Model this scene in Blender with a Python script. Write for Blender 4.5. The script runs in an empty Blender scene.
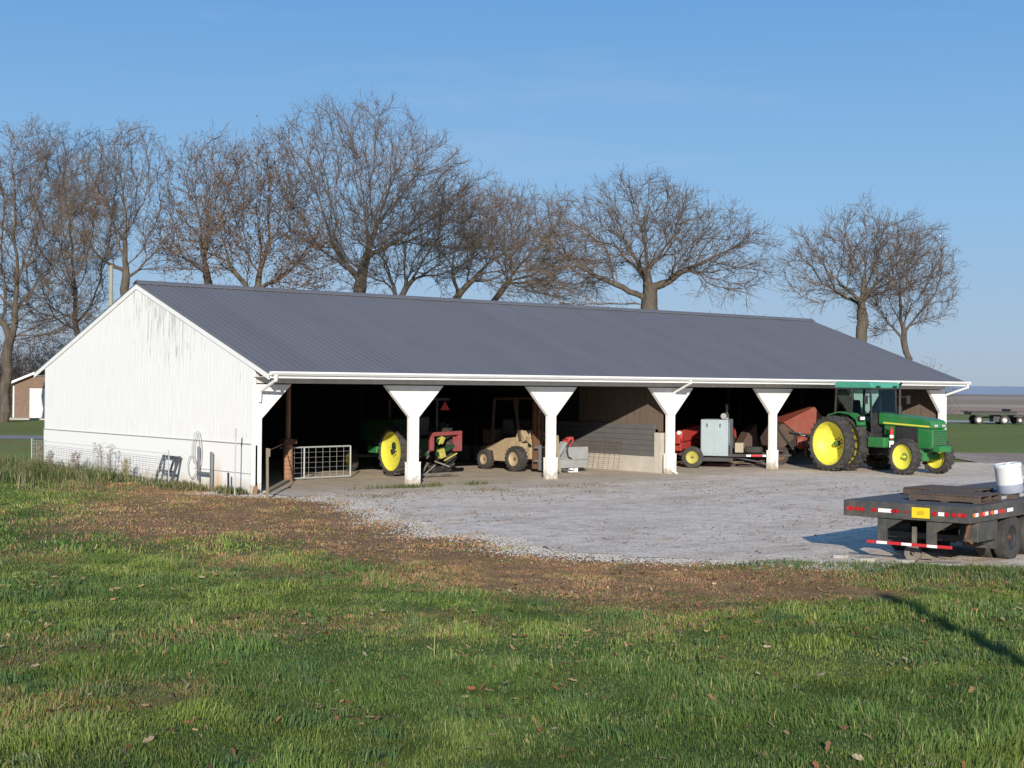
import bpy, math, random
import numpy as np
from mathutils import Vector, Matrix, kdtree
random.seed(7)
RNG = np.random.default_rng(11)
col = bpy.context.scene.collection
PI = math.pi
R = math.radians

# ------------------------------------------------------------------ survey
F, YAW, PIT, ROL = 1455.41, .6962, .0005, .0095
CAM = np.array([-18.7689, -32.708, 2.85])
FW = np.array([math.sin(YAW)*math.cos(PIT), math.cos(YAW)*math.cos(PIT), math.sin(PIT)])
RT = np.array([math.cos(YAW), -math.sin(YAW), 0.0])
UP = np.cross(RT, FW)
AZ, EL = R(39.0), R(16.5)          # direction in which shadows fall, sun height

def sight(px, py, D):
    """world point seen in direction (px,py) at distance D along the view axis"""
    a, b = px-512, py-384
    c, s = math.cos(ROL), math.sin(ROL)
    return CAM + D*(RT*(c*a+s*b)/F - UP*(-s*a+c*b)/F + FW)

# ------------------------------------------------------------------ helpers
def tag(o, label=None, cat=None, group=None, kind=None):
    if label: o['label'] = label
    if cat: o['category'] = cat
    if group: o['group'] = group
    if kind: o['kind'] = kind
    return o

def thing(name, label, cat, loc=(0, 0, 0), rz=0.0, group=None):
    o = bpy.data.objects.new(name, None)
    col.objects.link(o)
    o.location = loc
    o.rotation_euler = (0, 0, rz)
    o.empty_display_size = .3
    return tag(o, label, cat, group)

def rotm(rx=0, ry=0, rz=0):
    return Matrix.Rotation(rz, 3, 'Z') @ Matrix.Rotation(ry, 3, 'Y') @ Matrix.Rotation(rx, 3, 'X')

class MB:
    def __init__(s):
        s.v = []; s.f = []
    def add(s, vs, fs):
        n = len(s.v)
        s.v += [tuple(v) for v in vs]
        s.f += [tuple(i+n for i in f) for f in fs]
        return s
    def box(s, c, d, rx=0, ry=0, rz=0):
        m = rotm(rx, ry, rz); c = Vector(c)
        vs = [c + m @ Vector((x*d[0]/2, y*d[1]/2, z*d[2]/2)) for x in (-1, 1) for y in (-1, 1) for z in (-1, 1)]
        return s.add(vs, [(0,1,3,2),(4,6,7,5),(0,4,5,1),(2,3,7,6),(0,2,6,4),(1,5,7,3)])
    def b(s, x0, x1, y0, y1, z0, z1):
        return s.box(((x0+x1)/2, (y0+y1)/2, (z0+z1)/2), (x1-x0, y1-y0, z1-z0))
    def beam(s, p0, p1, w, h=None):
        h = h or w
        p0 = Vector(p0); p1 = Vector(p1); d = (p1-p0).normalized()
        up = Vector((0, 0, 1)) if abs(d.z) < .95 else Vector((1, 0, 0))
        a = d.cross(up).normalized()*w/2; u = a.cross(d).normalized()*h/2
        vs = [p+i*a+j*u for p in (p0, p1) for i, j in ((-1,-1),(1,-1),(1,1),(-1,1))]
        return s.add(vs, [(3,2,1,0),(4,5,6,7),(0,1,5,4),(1,2,6,5),(2,3,7,6),(3,0,4,7)])
    def cyl(s, p0, p1, r0, r1=None, n=12, caps=True):
        r1 = r0 if r1 is None else r1
        p0 = Vector(p0); p1 = Vector(p1); d = (p1-p0).normalized()
        up = Vector((0, 0, 1)) if abs(d.z) < .95 else Vector((1, 0, 0))
        a = d.cross(up).normalized(); u = a.cross(d).normalized()
        vs = []
        for p, r in ((p0, r0), (p1, r1)):
            for k in range(n):
                t = 2*PI*k/n
                vs.append(p + a*r*math.cos(t) + u*r*math.sin(t))
        fs = [(k, (k+1) % n, n+(k+1) % n, n+k) for k in range(n)]
        if caps: fs += [tuple(reversed(range(n))), tuple(range(n, 2*n))]
        return s.add(vs, fs)
    def tube(s, pts, r, n=8):
        for a, b_ in zip(pts[:-1], pts[1:]):
            s.cyl(a, b_, r, r, n)
        return s
    def lathe(s, prof, o, ax, n=32, closed=False):
        """prof: (radius, offset along ax)"""
        o = Vector(o); ax = Vector(ax).normalized()
        up = Vector((0, 0, 1)) if abs(ax.z) < .95 else Vector((1, 0, 0))
        a = ax.cross(up).normalized(); u = a.cross(ax).normalized()
        m = len(prof); vs = []
        for k in range(n):
            t = 2*PI*k/n
            e = a*math.cos(t)+u*math.sin(t)
            vs += [o+e*r+ax*h for r, h in prof]
        fs = []
        for k in range(n):
            k2 = (k+1) % n
            for j in range(m if closed else m-1):
                j2 = (j+1) % m
                fs.append((k*m+j, k*m+j2, k2*m+j2, k2*m+j))
        return s.add(vs, fs)
    def prism(s, pts, axis, a0, a1):
        """polygon pts (2D) extruded along axis from a0 to a1; 'y': pts=(x,z); 'x': pts=(y,z); 'z': pts=(x,y)"""
        def P(p, a):
            return {'y': (p[0], a, p[1]), 'x': (a, p[0], p[1]), 'z': (p[0], p[1], a)}[axis]
        n = len(pts)
        vs = [P(p, a0) for p in pts]+[P(p, a1) for p in pts]
        fs = [tuple(range(n)), tuple(reversed(range(n, 2*n)))]+[(k, n+k, n+(k+1) % n, (k+1) % n) for k in range(n)]
        return s.add(vs, fs)
    def build(s, name, mat, parent=None, bevel=0, smooth=False, fix=True):
        me = bpy.data.meshes.new(name)
        me.from_pydata(s.v, [], s.f)
        if fix:
            import bmesh
            bm = bmesh.new(); bm.from_mesh(me)
            bmesh.ops.recalc_face_normals(bm, faces=bm.faces)
            bm.to_mesh(me); bm.free()
        me.update()
        me.materials.append(mat)
        o = bpy.data.objects.new(name, me)
        col.objects.link(o)
        if parent: o.parent = parent
        if smooth:
            me.polygons.foreach_set('use_smooth', [True]*len(me.polygons))
            m_ = o.modifiers.new('es', 'EDGE_SPLIT'); m_.split_angle = R(38)
        if bevel:
            m_ = o.modifiers.new('bv', 'BEVEL'); m_.width = bevel; m_.segments = 2; m_.limit_method = 'ANGLE'; m_.angle_limit = R(40)
        return o

def copy_tree(o, parent=None):
    c = o.copy(); col.objects.link(c); c.parent = parent
    for ch in list(o.children): copy_tree(ch, c)
    return c

def big_mesh(name, V, faces, mats, colors=None, parent=None, mat_idx=None, uniform=None):
    """numpy mesh; faces = (n,k) array or list of such arrays"""
    if not isinstance(faces, list): faces = [faces]
    faces = [f for f in faces if len(f)]
    me = bpy.data.meshes.new(name)
    me.vertices.add(len(V)); me.vertices.foreach_set('co', np.asarray(V, np.float32).ravel())
    loops = np.concatenate([f.ravel() for f in faces]).astype(np.int32)
    tot = np.concatenate([np.full(len(f), f.shape[1]) for f in faces]).astype(np.int32)
    st = np.concatenate([[0], np.cumsum(tot)[:-1]]).astype(np.int32)
    me.loops.add(len(loops)); me.loops.foreach_set('vertex_index', loops)
    me.polygons.add(len(tot)); me.polygons.foreach_set('loop_start', st); me.polygons.foreach_set('loop_total', tot)
    if mat_idx is not None: me.polygons.foreach_set('material_index', mat_idx.astype(np.int32))
    me.update(calc_edges=True)
    if colors is not None:
        a = me.color_attributes.new('Col', 'FLOAT_COLOR', 'POINT')
        c4 = np.ones((len(V), 4), np.float32); c4[:, :3] = colors
        a.data.foreach_set('color', c4.ravel())
    for m in (mats if isinstance(mats, list) else [mats]): me.materials.append(m)
    o = bpy.data.objects.new(name, me); col.objects.link(o)
    if parent: o.parent = parent
    return o

_tab = np.random.default_rng(3).random((256, 256))
def vnoise(x, y, s=1.0, off=0):
    x = np.asarray(x)*s+off*17.3+500; y = np.asarray(y)*s+off*7.7+500
    xi = np.floor(x).astype(int); yi = np.floor(y).astype(int)
    fx = x-xi; fy = y-yi; fx = fx*fx*(3-2*fx); fy = fy*fy*(3-2*fy)
    g = lambda a, b: _tab[a & 255, b & 255]
    return (g(xi, yi)*(1-fx)+g(xi+1, yi)*fx)*(1-fy)+(g(xi, yi+1)*(1-fx)+g(xi+1, yi+1)*fx)*fy
def fbm(x, y, s=1.0, o=4, off=0):
    t = 0; a = 1; n = 0
    for k in range(o):
        t = t+a*vnoise(x, y, s*2**k, off+k*3); n += a; a *= .5
    return t/n

# ------------------------------------------------------------------ materials
def newmat(name):
    m = bpy.data.materials.new(name); m.use_nodes = True
    nt = m.node_tree
    return m, nt, nt.nodes['Principled BSDF']

def N(nt, t, **kw):
    n = nt.nodes.new(t)
    for k, v in kw.items():
        if k.startswith('_'): setattr(n, k[1:], v)
        else: n.inputs[k.replace('__', ' ')].default_value = v
    return n

def ramp(nt, fac, stops):
    n = nt.nodes.new('ShaderNodeValToRGB')
    e = n.color_ramp.elements
    while len(e) > 1: e.remove(e[-1])
    e[0].position = stops[0][0]; e[0].color = (*stops[0][1], 1)
    for p, c in stops[1:]:
        q = e.new(p); q.color = (*c, 1)
    nt.links.new(fac, n.inputs['Fac'])
    return n.outputs['Color']

def mat(name, c, rough=.5, metal=0, var=.12, scale=6, bump=0, dirt=None, dirt_amt=.35, stretch=(1, 1, 1), spec=.5, bscale=None):
    """painted / plain surface with mottled tone, grime in patches and optional bump"""
    m, nt, p = newmat(name)
    L = nt.links.new
    tc = N(nt, 'ShaderNodeTexCoord'); mp = N(nt, 'ShaderNodeMapping'); mp.inputs['Scale'].default_value = stretch
    L(tc.outputs['Object'], mp.inputs['Vector'])
    n1 = N(nt, 'ShaderNodeTexNoise', Scale=scale, Detail=6, Roughness=.65)
    L(mp.outputs[0], n1.inputs['Vector'])
    c = np.array(c)
    base = ramp(nt, n1.outputs['Fac'], [(.25, tuple(c*(1-var))), (.75, tuple(np.minimum(c*(1+var), .95)))])
    if dirt is not None:
        n2 = N(nt, 'ShaderNodeTexNoise', Scale=scale*.35, Detail=8, Roughness=.75)
        L(mp.outputs[0], n2.inputs['Vector'])
        fac = ramp(nt, n2.outputs['Fac'], [(.42, (0, 0, 0)), (.75, (dirt_amt,)*3)])
        mx = N(nt, 'ShaderNodeMix', _data_type='RGBA')
        L(fac, mx.inputs[0]); L(base, mx.inputs[6]); mx.inputs[7].default_value = (*dirt, 1)
        base = mx.outputs[2]
    L(base, p.inputs['Base Color'])
    rr = N(nt, 'ShaderNodeMapRange'); rr.inputs['To Min'].default_value = max(rough-.12, .05); rr.inputs['To Max'].default_value = min(rough+.15, 1)
    L(n1.outputs['Fac'], rr.inputs['Value']); L(rr.outputs[0], p.inputs['Roughness'])
    p.inputs['Metallic'].default_value = metal
    p.inputs['Specular IOR Level'].default_value = spec
    if bump:
        bn = N(nt, 'ShaderNodeTexNoise', Scale=bscale or scale*4, Detail=5)
        L(mp.outputs[0], bn.inputs['Vector'])
        bp = N(nt, 'ShaderNodeBump', Strength=bump, Distance=.02)
        L(bn.outputs['Fac'], bp.inputs['Height']); L(bp.outputs[0], p.inputs['Normal'])
    return m

DUST = (.20, .17, .13)
M = dict(
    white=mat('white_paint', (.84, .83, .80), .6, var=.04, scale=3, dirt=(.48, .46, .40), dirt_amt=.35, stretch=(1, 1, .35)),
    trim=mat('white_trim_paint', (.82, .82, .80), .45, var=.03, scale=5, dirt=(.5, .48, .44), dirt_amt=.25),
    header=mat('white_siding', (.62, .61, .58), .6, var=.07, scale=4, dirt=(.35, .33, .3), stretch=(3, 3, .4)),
    green=mat('green_paint', (.018, .185, .045), .35, var=.14, scale=5, dirt=DUST, dirt_amt=.45),
    oldyellow=mat('old_yellow_paint', (.42, .38, .07), .6, var=.2, dirt=(.2, .16, .08), dirt_amt=.8),
    shade_green=mat('shade_dark_grimy_green', (.008, .05, .015), .6, dirt=(.05, .04, .03)),  # green darkened to carry the shade inside the bay, plus dirt patches
    teal=mat('faded_green_roof', (.06, .33, .22), .45, var=.12, scale=4, dirt=(.25, .3, .25), dirt_amt=.25),
    yellow=mat('yellow_paint', (.80, .74, .07), .45, var=.06, scale=7, dirt=(.34, .27, .10), dirt_amt=.55),
    red=mat('red_paint', (.40, .035, .03), .5, var=.2, scale=5, dirt=(.25, .12, .08), dirt_amt=.4),
    oldred=mat('worn_red_paint', (.26, .04, .045), .7, var=.3, scale=6, dirt=(.16, .10, .08), dirt_amt=.8),
    dullred=mat('faded_red_paint', (.24, .05, .03), .65, var=.2, scale=4, dirt=(.22, .13, .09), dirt_amt=.6),
    tyre=mat('tyre_rubber', (.035, .033, .032), .85, var=.3, scale=9, dirt=(.13, .115, .09), dirt_amt=.55, bump=.3),
    black=mat('black_paint', (.022, .022, .024), .5, var=.3, scale=7, dirt=(.1, .09, .075), dirt_amt=.35),
    steel=mat('grey_steel', (.28, .28, .28), .5, .6, var=.15, dirt=(.15, .1, .07), dirt_amt=.4),
    galv=mat('galvanised_steel', (.48, .49, .48), .5, .2, var=.1, dirt=(.3, .28, .24), dirt_amt=.3),
    rust=mat('rusty_steel', (.16, .075, .04), .85, var=.35, scale=9, dirt=(.09, .05, .03), dirt_amt=.6, bump=.3),
    rust2=mat('grimy_steel', (.17, .15, .13), .8, var=.4, dirt=(.08, .06, .05), dirt_amt=.6),
    beige=mat('beige_paint', (.42, .32, .20), .7, var=.15, scale=4, dirt=(.2, .14, .09), dirt_amt=.8),
    genset=mat('pale_blue_grey_paint', (.31, .38, .41), .5, var=.06, scale=3, dirt=(.25, .25, .23), dirt_amt=.3),
    tank=mat('grey_paint', (.33, .34, .34), .6, var=.12, scale=4, dirt=(.18, .15, .12), dirt_amt=.5),
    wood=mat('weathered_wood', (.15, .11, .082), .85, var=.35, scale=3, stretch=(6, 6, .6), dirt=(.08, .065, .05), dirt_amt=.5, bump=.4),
    shade_wood=mat('shade_dark_barn_wood', (.016, .013, .011), .9, var=.4, scale=3, stretch=(5, 5, .5), bump=.3),  # near-black tone holds the shade inside the shed
    pallet=mat('pallet_wood', (.085, .06, .045), .85, var=.35, scale=5, dirt=(.06, .045, .035), dirt_amt=.6, bump=.4),
    postwood=mat('round_post_wood', (.34, .18, .10), .85, var=.3, scale=4, stretch=(3, 3, .5), dirt=(.12, .08, .05), dirt_amt=.5, bump=.4),
    greypost=mat('grey_fence_wood', (.24, .20, .14), .9, var=.2, bump=.3),
    palepost=mat('pale_pole_wood', (.34, .295, .20), .85, var=.15, scale=3, stretch=(3, 3, .4), bump=.3),
    concrete=mat('pale_block_wall', (.50, .46, .40), .9, var=.12, scale=3, dirt=(.28, .24, .19), dirt_amt=.5, bump=.25),
    tin=mat('grey_tin_sheet', (.125, .12, .12), .6, 0, var=.12, scale=3, dirt=(.12, .11, .10), dirt_amt=.5),
    smv=mat('orange_red_reflector', (.5, .02, .02), .5, var=.05),
    tapew=mat('white_reflective_tape', (.85, .85, .85), .4, var=.03),
    taper=mat('red_reflective_tape', (.50, .028, .03), .4, var=.08),
    lens=mat('red_lamp_lens', (.42, .015, .02), .2, var=.1),
    amber=mat('amber_lamp_lens', (.8, .2, .02), .2, var=.1),
    plate=mat('yellow_plate', (.80, .58, .02), .45, var=.05),
    platemark=mat('plate_ink', (.58, .38, .015), .6, var=.2),
    lamp=mat('white_lamp_lens', (.8, .8, .75), .15, var=.03),
    trailer=mat('dark_trailer_paint', (.05, .053, .05), .6, var=.3, scale=7, dirt=(.17, .13, .10), dirt_amt=.75),
    deckdark=mat('trailer_deck', (.055, .06, .075), .7, var=.35, scale=4, dirt=(.14, .12, .1), dirt_amt=.4),
    drum=mat('white_plastic', (.80, .80, .78), .35, var=.03, dirt=(.4, .4, .38), dirt_amt=.2),
    drumlower=mat('blue_grey_plastic', (.30, .33, .40), .4, var=.1),
    brick=None, hose=mat('hose_rubber', (.42, .41, .38), .7, var=.2),
    rock=mat('limestone_slab', (.38, .36, .33), .9, var=.15, dirt=(.2, .17, .13), dirt_amt=.5, bump=.6),
    brown=mat('brown_canvas', (.085, .055, .042), .85, var=.25, dirt=(.09, .06, .04), dirt_amt=.5),
    seat=mat('black_vinyl', (.03, .03, .03), .6),
)

def glass_mat():
    m, nt, p = newmat('tinted_cab_glass')
    L = nt.links.new
    tr = N(nt, 'ShaderNodeBsdfTransparent'); tr.inputs[0].default_value = (.50, .66, .62, 1)
    gl = N(nt, 'ShaderNodeBsdfGlossy', Roughness=.04); gl.inputs[0].default_value = (.8, .9, .9, 1)
    fr = N(nt, 'ShaderNodeFresnel', IOR=1.5); mx = N(nt, 'ShaderNodeMixShader')
    L(fr.outputs[0], mx.inputs[0]); L(tr.outputs[0], mx.inputs[1]); L(gl.outputs[0], mx.inputs[2])
    L(mx.outputs[0], nt.nodes['Material Output'].inputs[0])
    return m
M['glass'] = glass_mat()

def gable_mat():
    """white board siding, peeling to grey wood in vertical streaks below the rake"""
    m, nt, p = newmat('peeling_white_boards'); L = nt.links.new
    tc = N(nt, 'ShaderNodeTexCoord'); sp = N(nt, 'ShaderNodeSeparateXYZ'); L(tc.outputs['Object'], sp.inputs[0])
    mp = N(nt, 'ShaderNodeMapping'); mp.inputs['Scale'].default_value = (1, 9, .9); L(tc.outputs['Object'], mp.inputs[0])
    n1 = N(nt, 'ShaderNodeTexNoise', Scale=1.1, Detail=9, Roughness=.72, Distortion=.3); L(mp.outputs[0], n1.inputs['Vector'])
    # more peeling around Y 3..8, above z 3
    g1 = N(nt, 'ShaderNodeMapRange'); g1.inputs['From Min'].default_value = 2.4; g1.inputs['From Max'].default_value = 4.6; L(sp.outputs['Z'], g1.inputs['Value'])
    d = N(nt, 'ShaderNodeMath', _operation='SUBTRACT'); L(sp.outputs['Y'], d.inputs[0]); d.inputs[1].default_value = 4.7
    ab = N(nt, 'ShaderNodeMath', _operation='ABSOLUTE'); L(d.outputs[0], ab.inputs[0])
    g2 = N(nt, 'ShaderNodeMapRange'); g2.inputs['From Min'].default_value = 4.2; g2.inputs['From Max'].default_value = .8; L(ab.outputs[0], g2.inputs['Value'])
    mu = N(nt, 'ShaderNodeMath', _operation='MULTIPLY'); L(g1.outputs[0], mu.inputs[0]); L(g2.outputs[0], mu.inputs[1])
    th = N(nt, 'ShaderNodeMath', _operation='MULTIPLY_ADD'); L(mu.outputs[0], th.inputs[0]); th.inputs[1].default_value = .15; L(n1.outputs['Fac'], th.inputs[2])
    fac = ramp(nt, th.outputs[0], [(.635, (0, 0, 0)), (.69, (.6,)*3)])
    n3 = N(nt, 'ShaderNodeTexNoise', Scale=1.2, Detail=6); L(mp.outputs[0], n3.inputs['Vector'])
    base = ramp(nt, n3.outputs['Fac'], [(.3, (.77, .755, .735)), (.7, (.83, .82, .80))])
    mx = N(nt, 'ShaderNodeMix', _data_type='RGBA'); L(fac, mx.inputs[0]); L(base, mx.inputs[6]); mx.inputs[7].default_value = (.36, .33, .31, 1)
    L(mx.outputs[2], p.inputs['Base Color']); p.inputs['Roughness'].default_value = .65
    return m
M['gable'] = gable_mat()
def post_mat():
    m, nt, p = newmat('white_post_paint'); L = nt.links.new
    tc = N(nt, 'ShaderNodeTexCoord'); sp = N(nt, 'ShaderNodeSeparateXYZ'); L(tc.outputs['Object'], sp.inputs[0])
    n1 = N(nt, 'ShaderNodeTexNoise', Scale=5, Detail=8, Roughness=.75); L(tc.outputs['Object'], n1.inputs['Vector'])
    z = N(nt, 'ShaderNodeMapRange'); z.inputs['From Min'].default_value = .5; z.inputs['From Max'].default_value = 0; L(sp.outputs['Z'], z.inputs['Value'])
    ad = N(nt, 'ShaderNodeMath', _operation='MULTIPLY_ADD'); L(z.outputs[0], ad.inputs[0]); ad.inputs[1].default_value = .35; L(n1.outputs['Fac'], ad.inputs[2])
    base = ramp(nt, ad.outputs[0], [(.35, (.84, .83, .80)), (.62, (.78, .765, .73)), (.74, (.52, .47, .40)), (.9, (.35, .29, .22))])
    mp = N(nt, 'ShaderNodeMapping'); mp.inputs['Scale'].default_value = (1, 1, .12); L(tc.outputs['Object'], mp.inputs[0])
    n2 = N(nt, 'ShaderNodeTexNoise', Scale=14, Detail=3); L(mp.outputs[0], n2.inputs['Vector'])
    v = ramp(nt, n2.outputs['Fac'], [(.3, (.93,)*3), (.6, (1, 1, 1))])
    mx = N(nt, 'ShaderNodeMix', _data_type='RGBA', _blend_type='MULTIPLY'); mx.inputs[0].default_value = 1
    L(base, mx.inputs[6]); L(v, mx.inputs[7]); L(mx.outputs[2], p.inputs['Base Color']); p.inputs['Roughness'].default_value = .65
    return m
M['postpaint'] = post_mat()

def low_wall_mat():
    """painted base wall with a rust stain near the ground and mud splash"""
    m, nt, p = newmat('painted_base_wall'); L = nt.links.new
    tc = N(nt, 'ShaderNodeTexCoord'); sp = N(nt, 'ShaderNodeSeparateXYZ'); L(tc.outputs['Object'], sp.inputs[0])
    n1 = N(nt, 'ShaderNodeTexNoise', Scale=2.2, Detail=8, Roughness=.7); L(tc.outputs['Object'], n1.inputs['Vector'])
    z = N(nt, 'ShaderNodeMapRange'); z.inputs['From Min'].default_value = .55; z.inputs['From Max'].default_value = -.1; L(sp.outputs['Z'], z.inputs['Value'])
    mu = N(nt, 'ShaderNodeMath', _operation='MULTIPLY'); L(z.outputs[0], mu.inputs[0]); L(n1.outputs['Fac'], mu.inputs[1])
    base = ramp(nt, mu.outputs[0], [(.12, (.80, .79, .765)), (.36, (.62, .56, .46)), (.58, (.3, .24, .17))])
    d = N(nt, 'ShaderNodeMath', _operation='SUBTRACT'); L(sp.outputs['Y'], d.inputs[0]); d.inputs[1].default_value = 1.75
    ab = N(nt, 'ShaderNodeMath', _operation='ABSOLUTE'); L(d.outputs[0], ab.inputs[0])
    g = N(nt, 'ShaderNodeMapRange'); g.inputs['From Min'].default_value = .28; g.inputs['From Max'].default_value = .02; L(ab.outputs[0], g.inputs['Value'])
    z2 = N(nt, 'ShaderNodeMapRange'); z2.inputs['From Min'].default_value = .95; z2.inputs['From Max'].default_value = .2; L(sp.outputs['Z'], z2.inputs['Value'])
    m2 = N(nt, 'ShaderNodeMath', _operation='MULTIPLY'); L(g.outputs[0], m2.inputs[0]); L(z2.outputs[0], m2.inputs[1])
    m3 = N(nt, 'ShaderNodeMath', _operation='MULTIPLY'); L(m2.outputs[0], m3.inputs[0]); m3.inputs[1].default_value = .65
    mx = N(nt, 'ShaderNodeMix', _data_type='RGBA'); L(m3.outputs[0], mx.inputs[0]); L(base, mx.inputs[6]); mx.inputs[7].default_value = (.62, .32, .12, 1)
    L(mx.outputs[2], p.inputs['Base Color']); p.inputs['Roughness'].default_value = .75
    return m
M['base'] = low_wall_mat()

def roof_mat():
    m, nt, p = newmat('slate_grey_roof_metal'); L = nt.links.new
    tc = N(nt, 'ShaderNodeTexCoord')
    mp = N(nt, 'ShaderNodeMapping'); mp.inputs['Scale'].default_value = (1.0, .25, .25); L(tc.outputs['Object'], mp.inputs[0])
    n1 = N(nt, 'ShaderNodeTexNoise', Scale=.9, Detail=8, Roughness=.7); L(mp.outputs[0], n1.inputs['Vector'])
    b = ramp(nt, n1.outputs['Fac'], [(.3, (.128, .127, .138)), (.7, (.148, .147, .160))])
    sx = N(nt, 'ShaderNodeSeparateXYZ'); L(tc.outputs['Object'], sx.inputs[0])
    dv = N(nt, 'ShaderNodeMath', _operation='DIVIDE'); L(sx.outputs['X'], dv.inputs[0]); dv.inputs[1].default_value = .9144
    fl_ = N(nt, 'ShaderNodeMath', _operation='FLOOR'); L(dv.outputs[0], fl_.inputs[0])
    wn = N(nt, 'ShaderNodeTexWhiteNoise', _noise_dimensions='1D'); L(fl_.outputs[0], wn.inputs['W'])
    tv = ramp(nt, wn.outputs['Value'], [(0, (.97,)*3), (1, (1.03,)*3)])
    mt = N(nt, 'ShaderNodeMix', _data_type='RGBA', _blend_type='MULTIPLY'); mt.inputs[0].default_value = 1; L(b, mt.inputs[6]); L(tv, mt.inputs[7]); b = mt.outputs[2]
    n2 = N(nt, 'ShaderNodeTexNoise', Scale=3.2, Detail=3); L(tc.outputs['Object'], n2.inputs['Vector'])
    f = ramp(nt, n2.outputs['Fac'], [(.735, (0, 0, 0)), (.78, (.5,)*3)])
    mx = N(nt, 'ShaderNodeMix', _data_type='RGBA'); L(f, mx.inputs[0]); L(b, mx.inputs[6]); mx.inputs[7].default_value = (.22, .16, .13, 1)
    L(mx.outputs[2], p.inputs['Base Color']); p.inputs['Roughness'].default_value = .62; p.inputs['Specular IOR Level'].default_value = .35
    return m
M['roof'] = roof_mat()

def brick_mat():
    m, nt, p = newmat('brown_brick'); L = nt.links.new
    tc = N(nt, 'ShaderNodeTexCoord'); mp = N(nt, 'ShaderNodeMapping'); mp.inputs['Rotation'].default_value = (R(90), 0, 0); L(tc.outputs['Object'], mp.inputs[0])
    br = N(nt, 'ShaderNodeTexBrick', Scale=4.0); L(mp.outputs[0], br.inputs['Vector'])
    br.inputs['Color1'].default_value = (.20, .125, .085, 1); br.inputs['Color2'].default_value = (.14, .085, .06, 1); br.inputs['Mortar'].default_value = (.22, .18, .15, 1)
    L(br.outputs['Color'], p.inputs['Base Color']); p.inputs['Roughness'].default_value = .9
    return m
M['brick'] = brick_mat()

def blade_mat(name, trans=.3):
    m, nt, p = newmat(name); L = nt.links.new
    at = N(nt, 'ShaderNodeAttribute', _attribute_name='Col')
    L(at.outputs['Color'], p.inputs['Base Color']); p.inputs['Roughness'].default_value = .55; p.inputs['Specular IOR Level'].default_value = .25
    tl = N(nt, 'ShaderNodeBsdfTranslucent'); L(at.outputs['Color'], tl.inputs[0])
    mx = N(nt, 'ShaderNodeMixShader'); mx.inputs[0].default_value = trans
    L(p.outputs[0], mx.inputs[1]); L(tl.outputs[0], mx.inputs[2]); L(mx.outputs[0], nt.nodes['Material Output'].inputs[0])
    return m
M['blade'] = blade_mat('grass_blade')
M['leaf'] = blade_mat('dry_leaf', .25)

def ground_mat(name, vcol=True, stops=None, scale=3, bump=.6):
    m, nt, p = newmat(name); L = nt.links.new
    tc = N(nt, 'ShaderNodeTexCoord')
    n1 = N(nt, 'ShaderNodeTexNoise', Scale=scale, Detail=9, Roughness=.8); L(tc.outputs['Object'], n1.inputs['Vector'])
    if vcol:
        at = N(nt, 'ShaderNodeAttribute', _attribute_name='Col')
        v = ramp(nt, n1.outputs['Fac'], [(.3, (.45,)*3), (.7, (1.45,)*3)])
        mx = N(nt, 'ShaderNodeMix', _data_type='RGBA', _blend_type='MULTIPLY'); mx.inputs[0].default_value = 1
        L(at.outputs['Color'], mx.inputs[6]); L(v, mx.inputs[7]); c = mx.outputs[2]
    else:
        c = ramp(nt, n1.outputs['Fac'], stops)
    L(c, p.inputs['Base Color']); p.inputs['Roughness'].default_value = .95; p.inputs['Specular IOR Level'].default_value = .15
    bn = N(nt, 'ShaderNodeTexNoise', Scale=scale*6, Detail=4); L(tc.outputs['Object'], bn.inputs['Vector'])
    bp = N(nt, 'ShaderNodeBump', Strength=bump, Distance=.05); L(bn.outputs['Fac'], bp.inputs['Height']); L(bp.outputs[0], p.inputs['Normal'])
    return m

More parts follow.
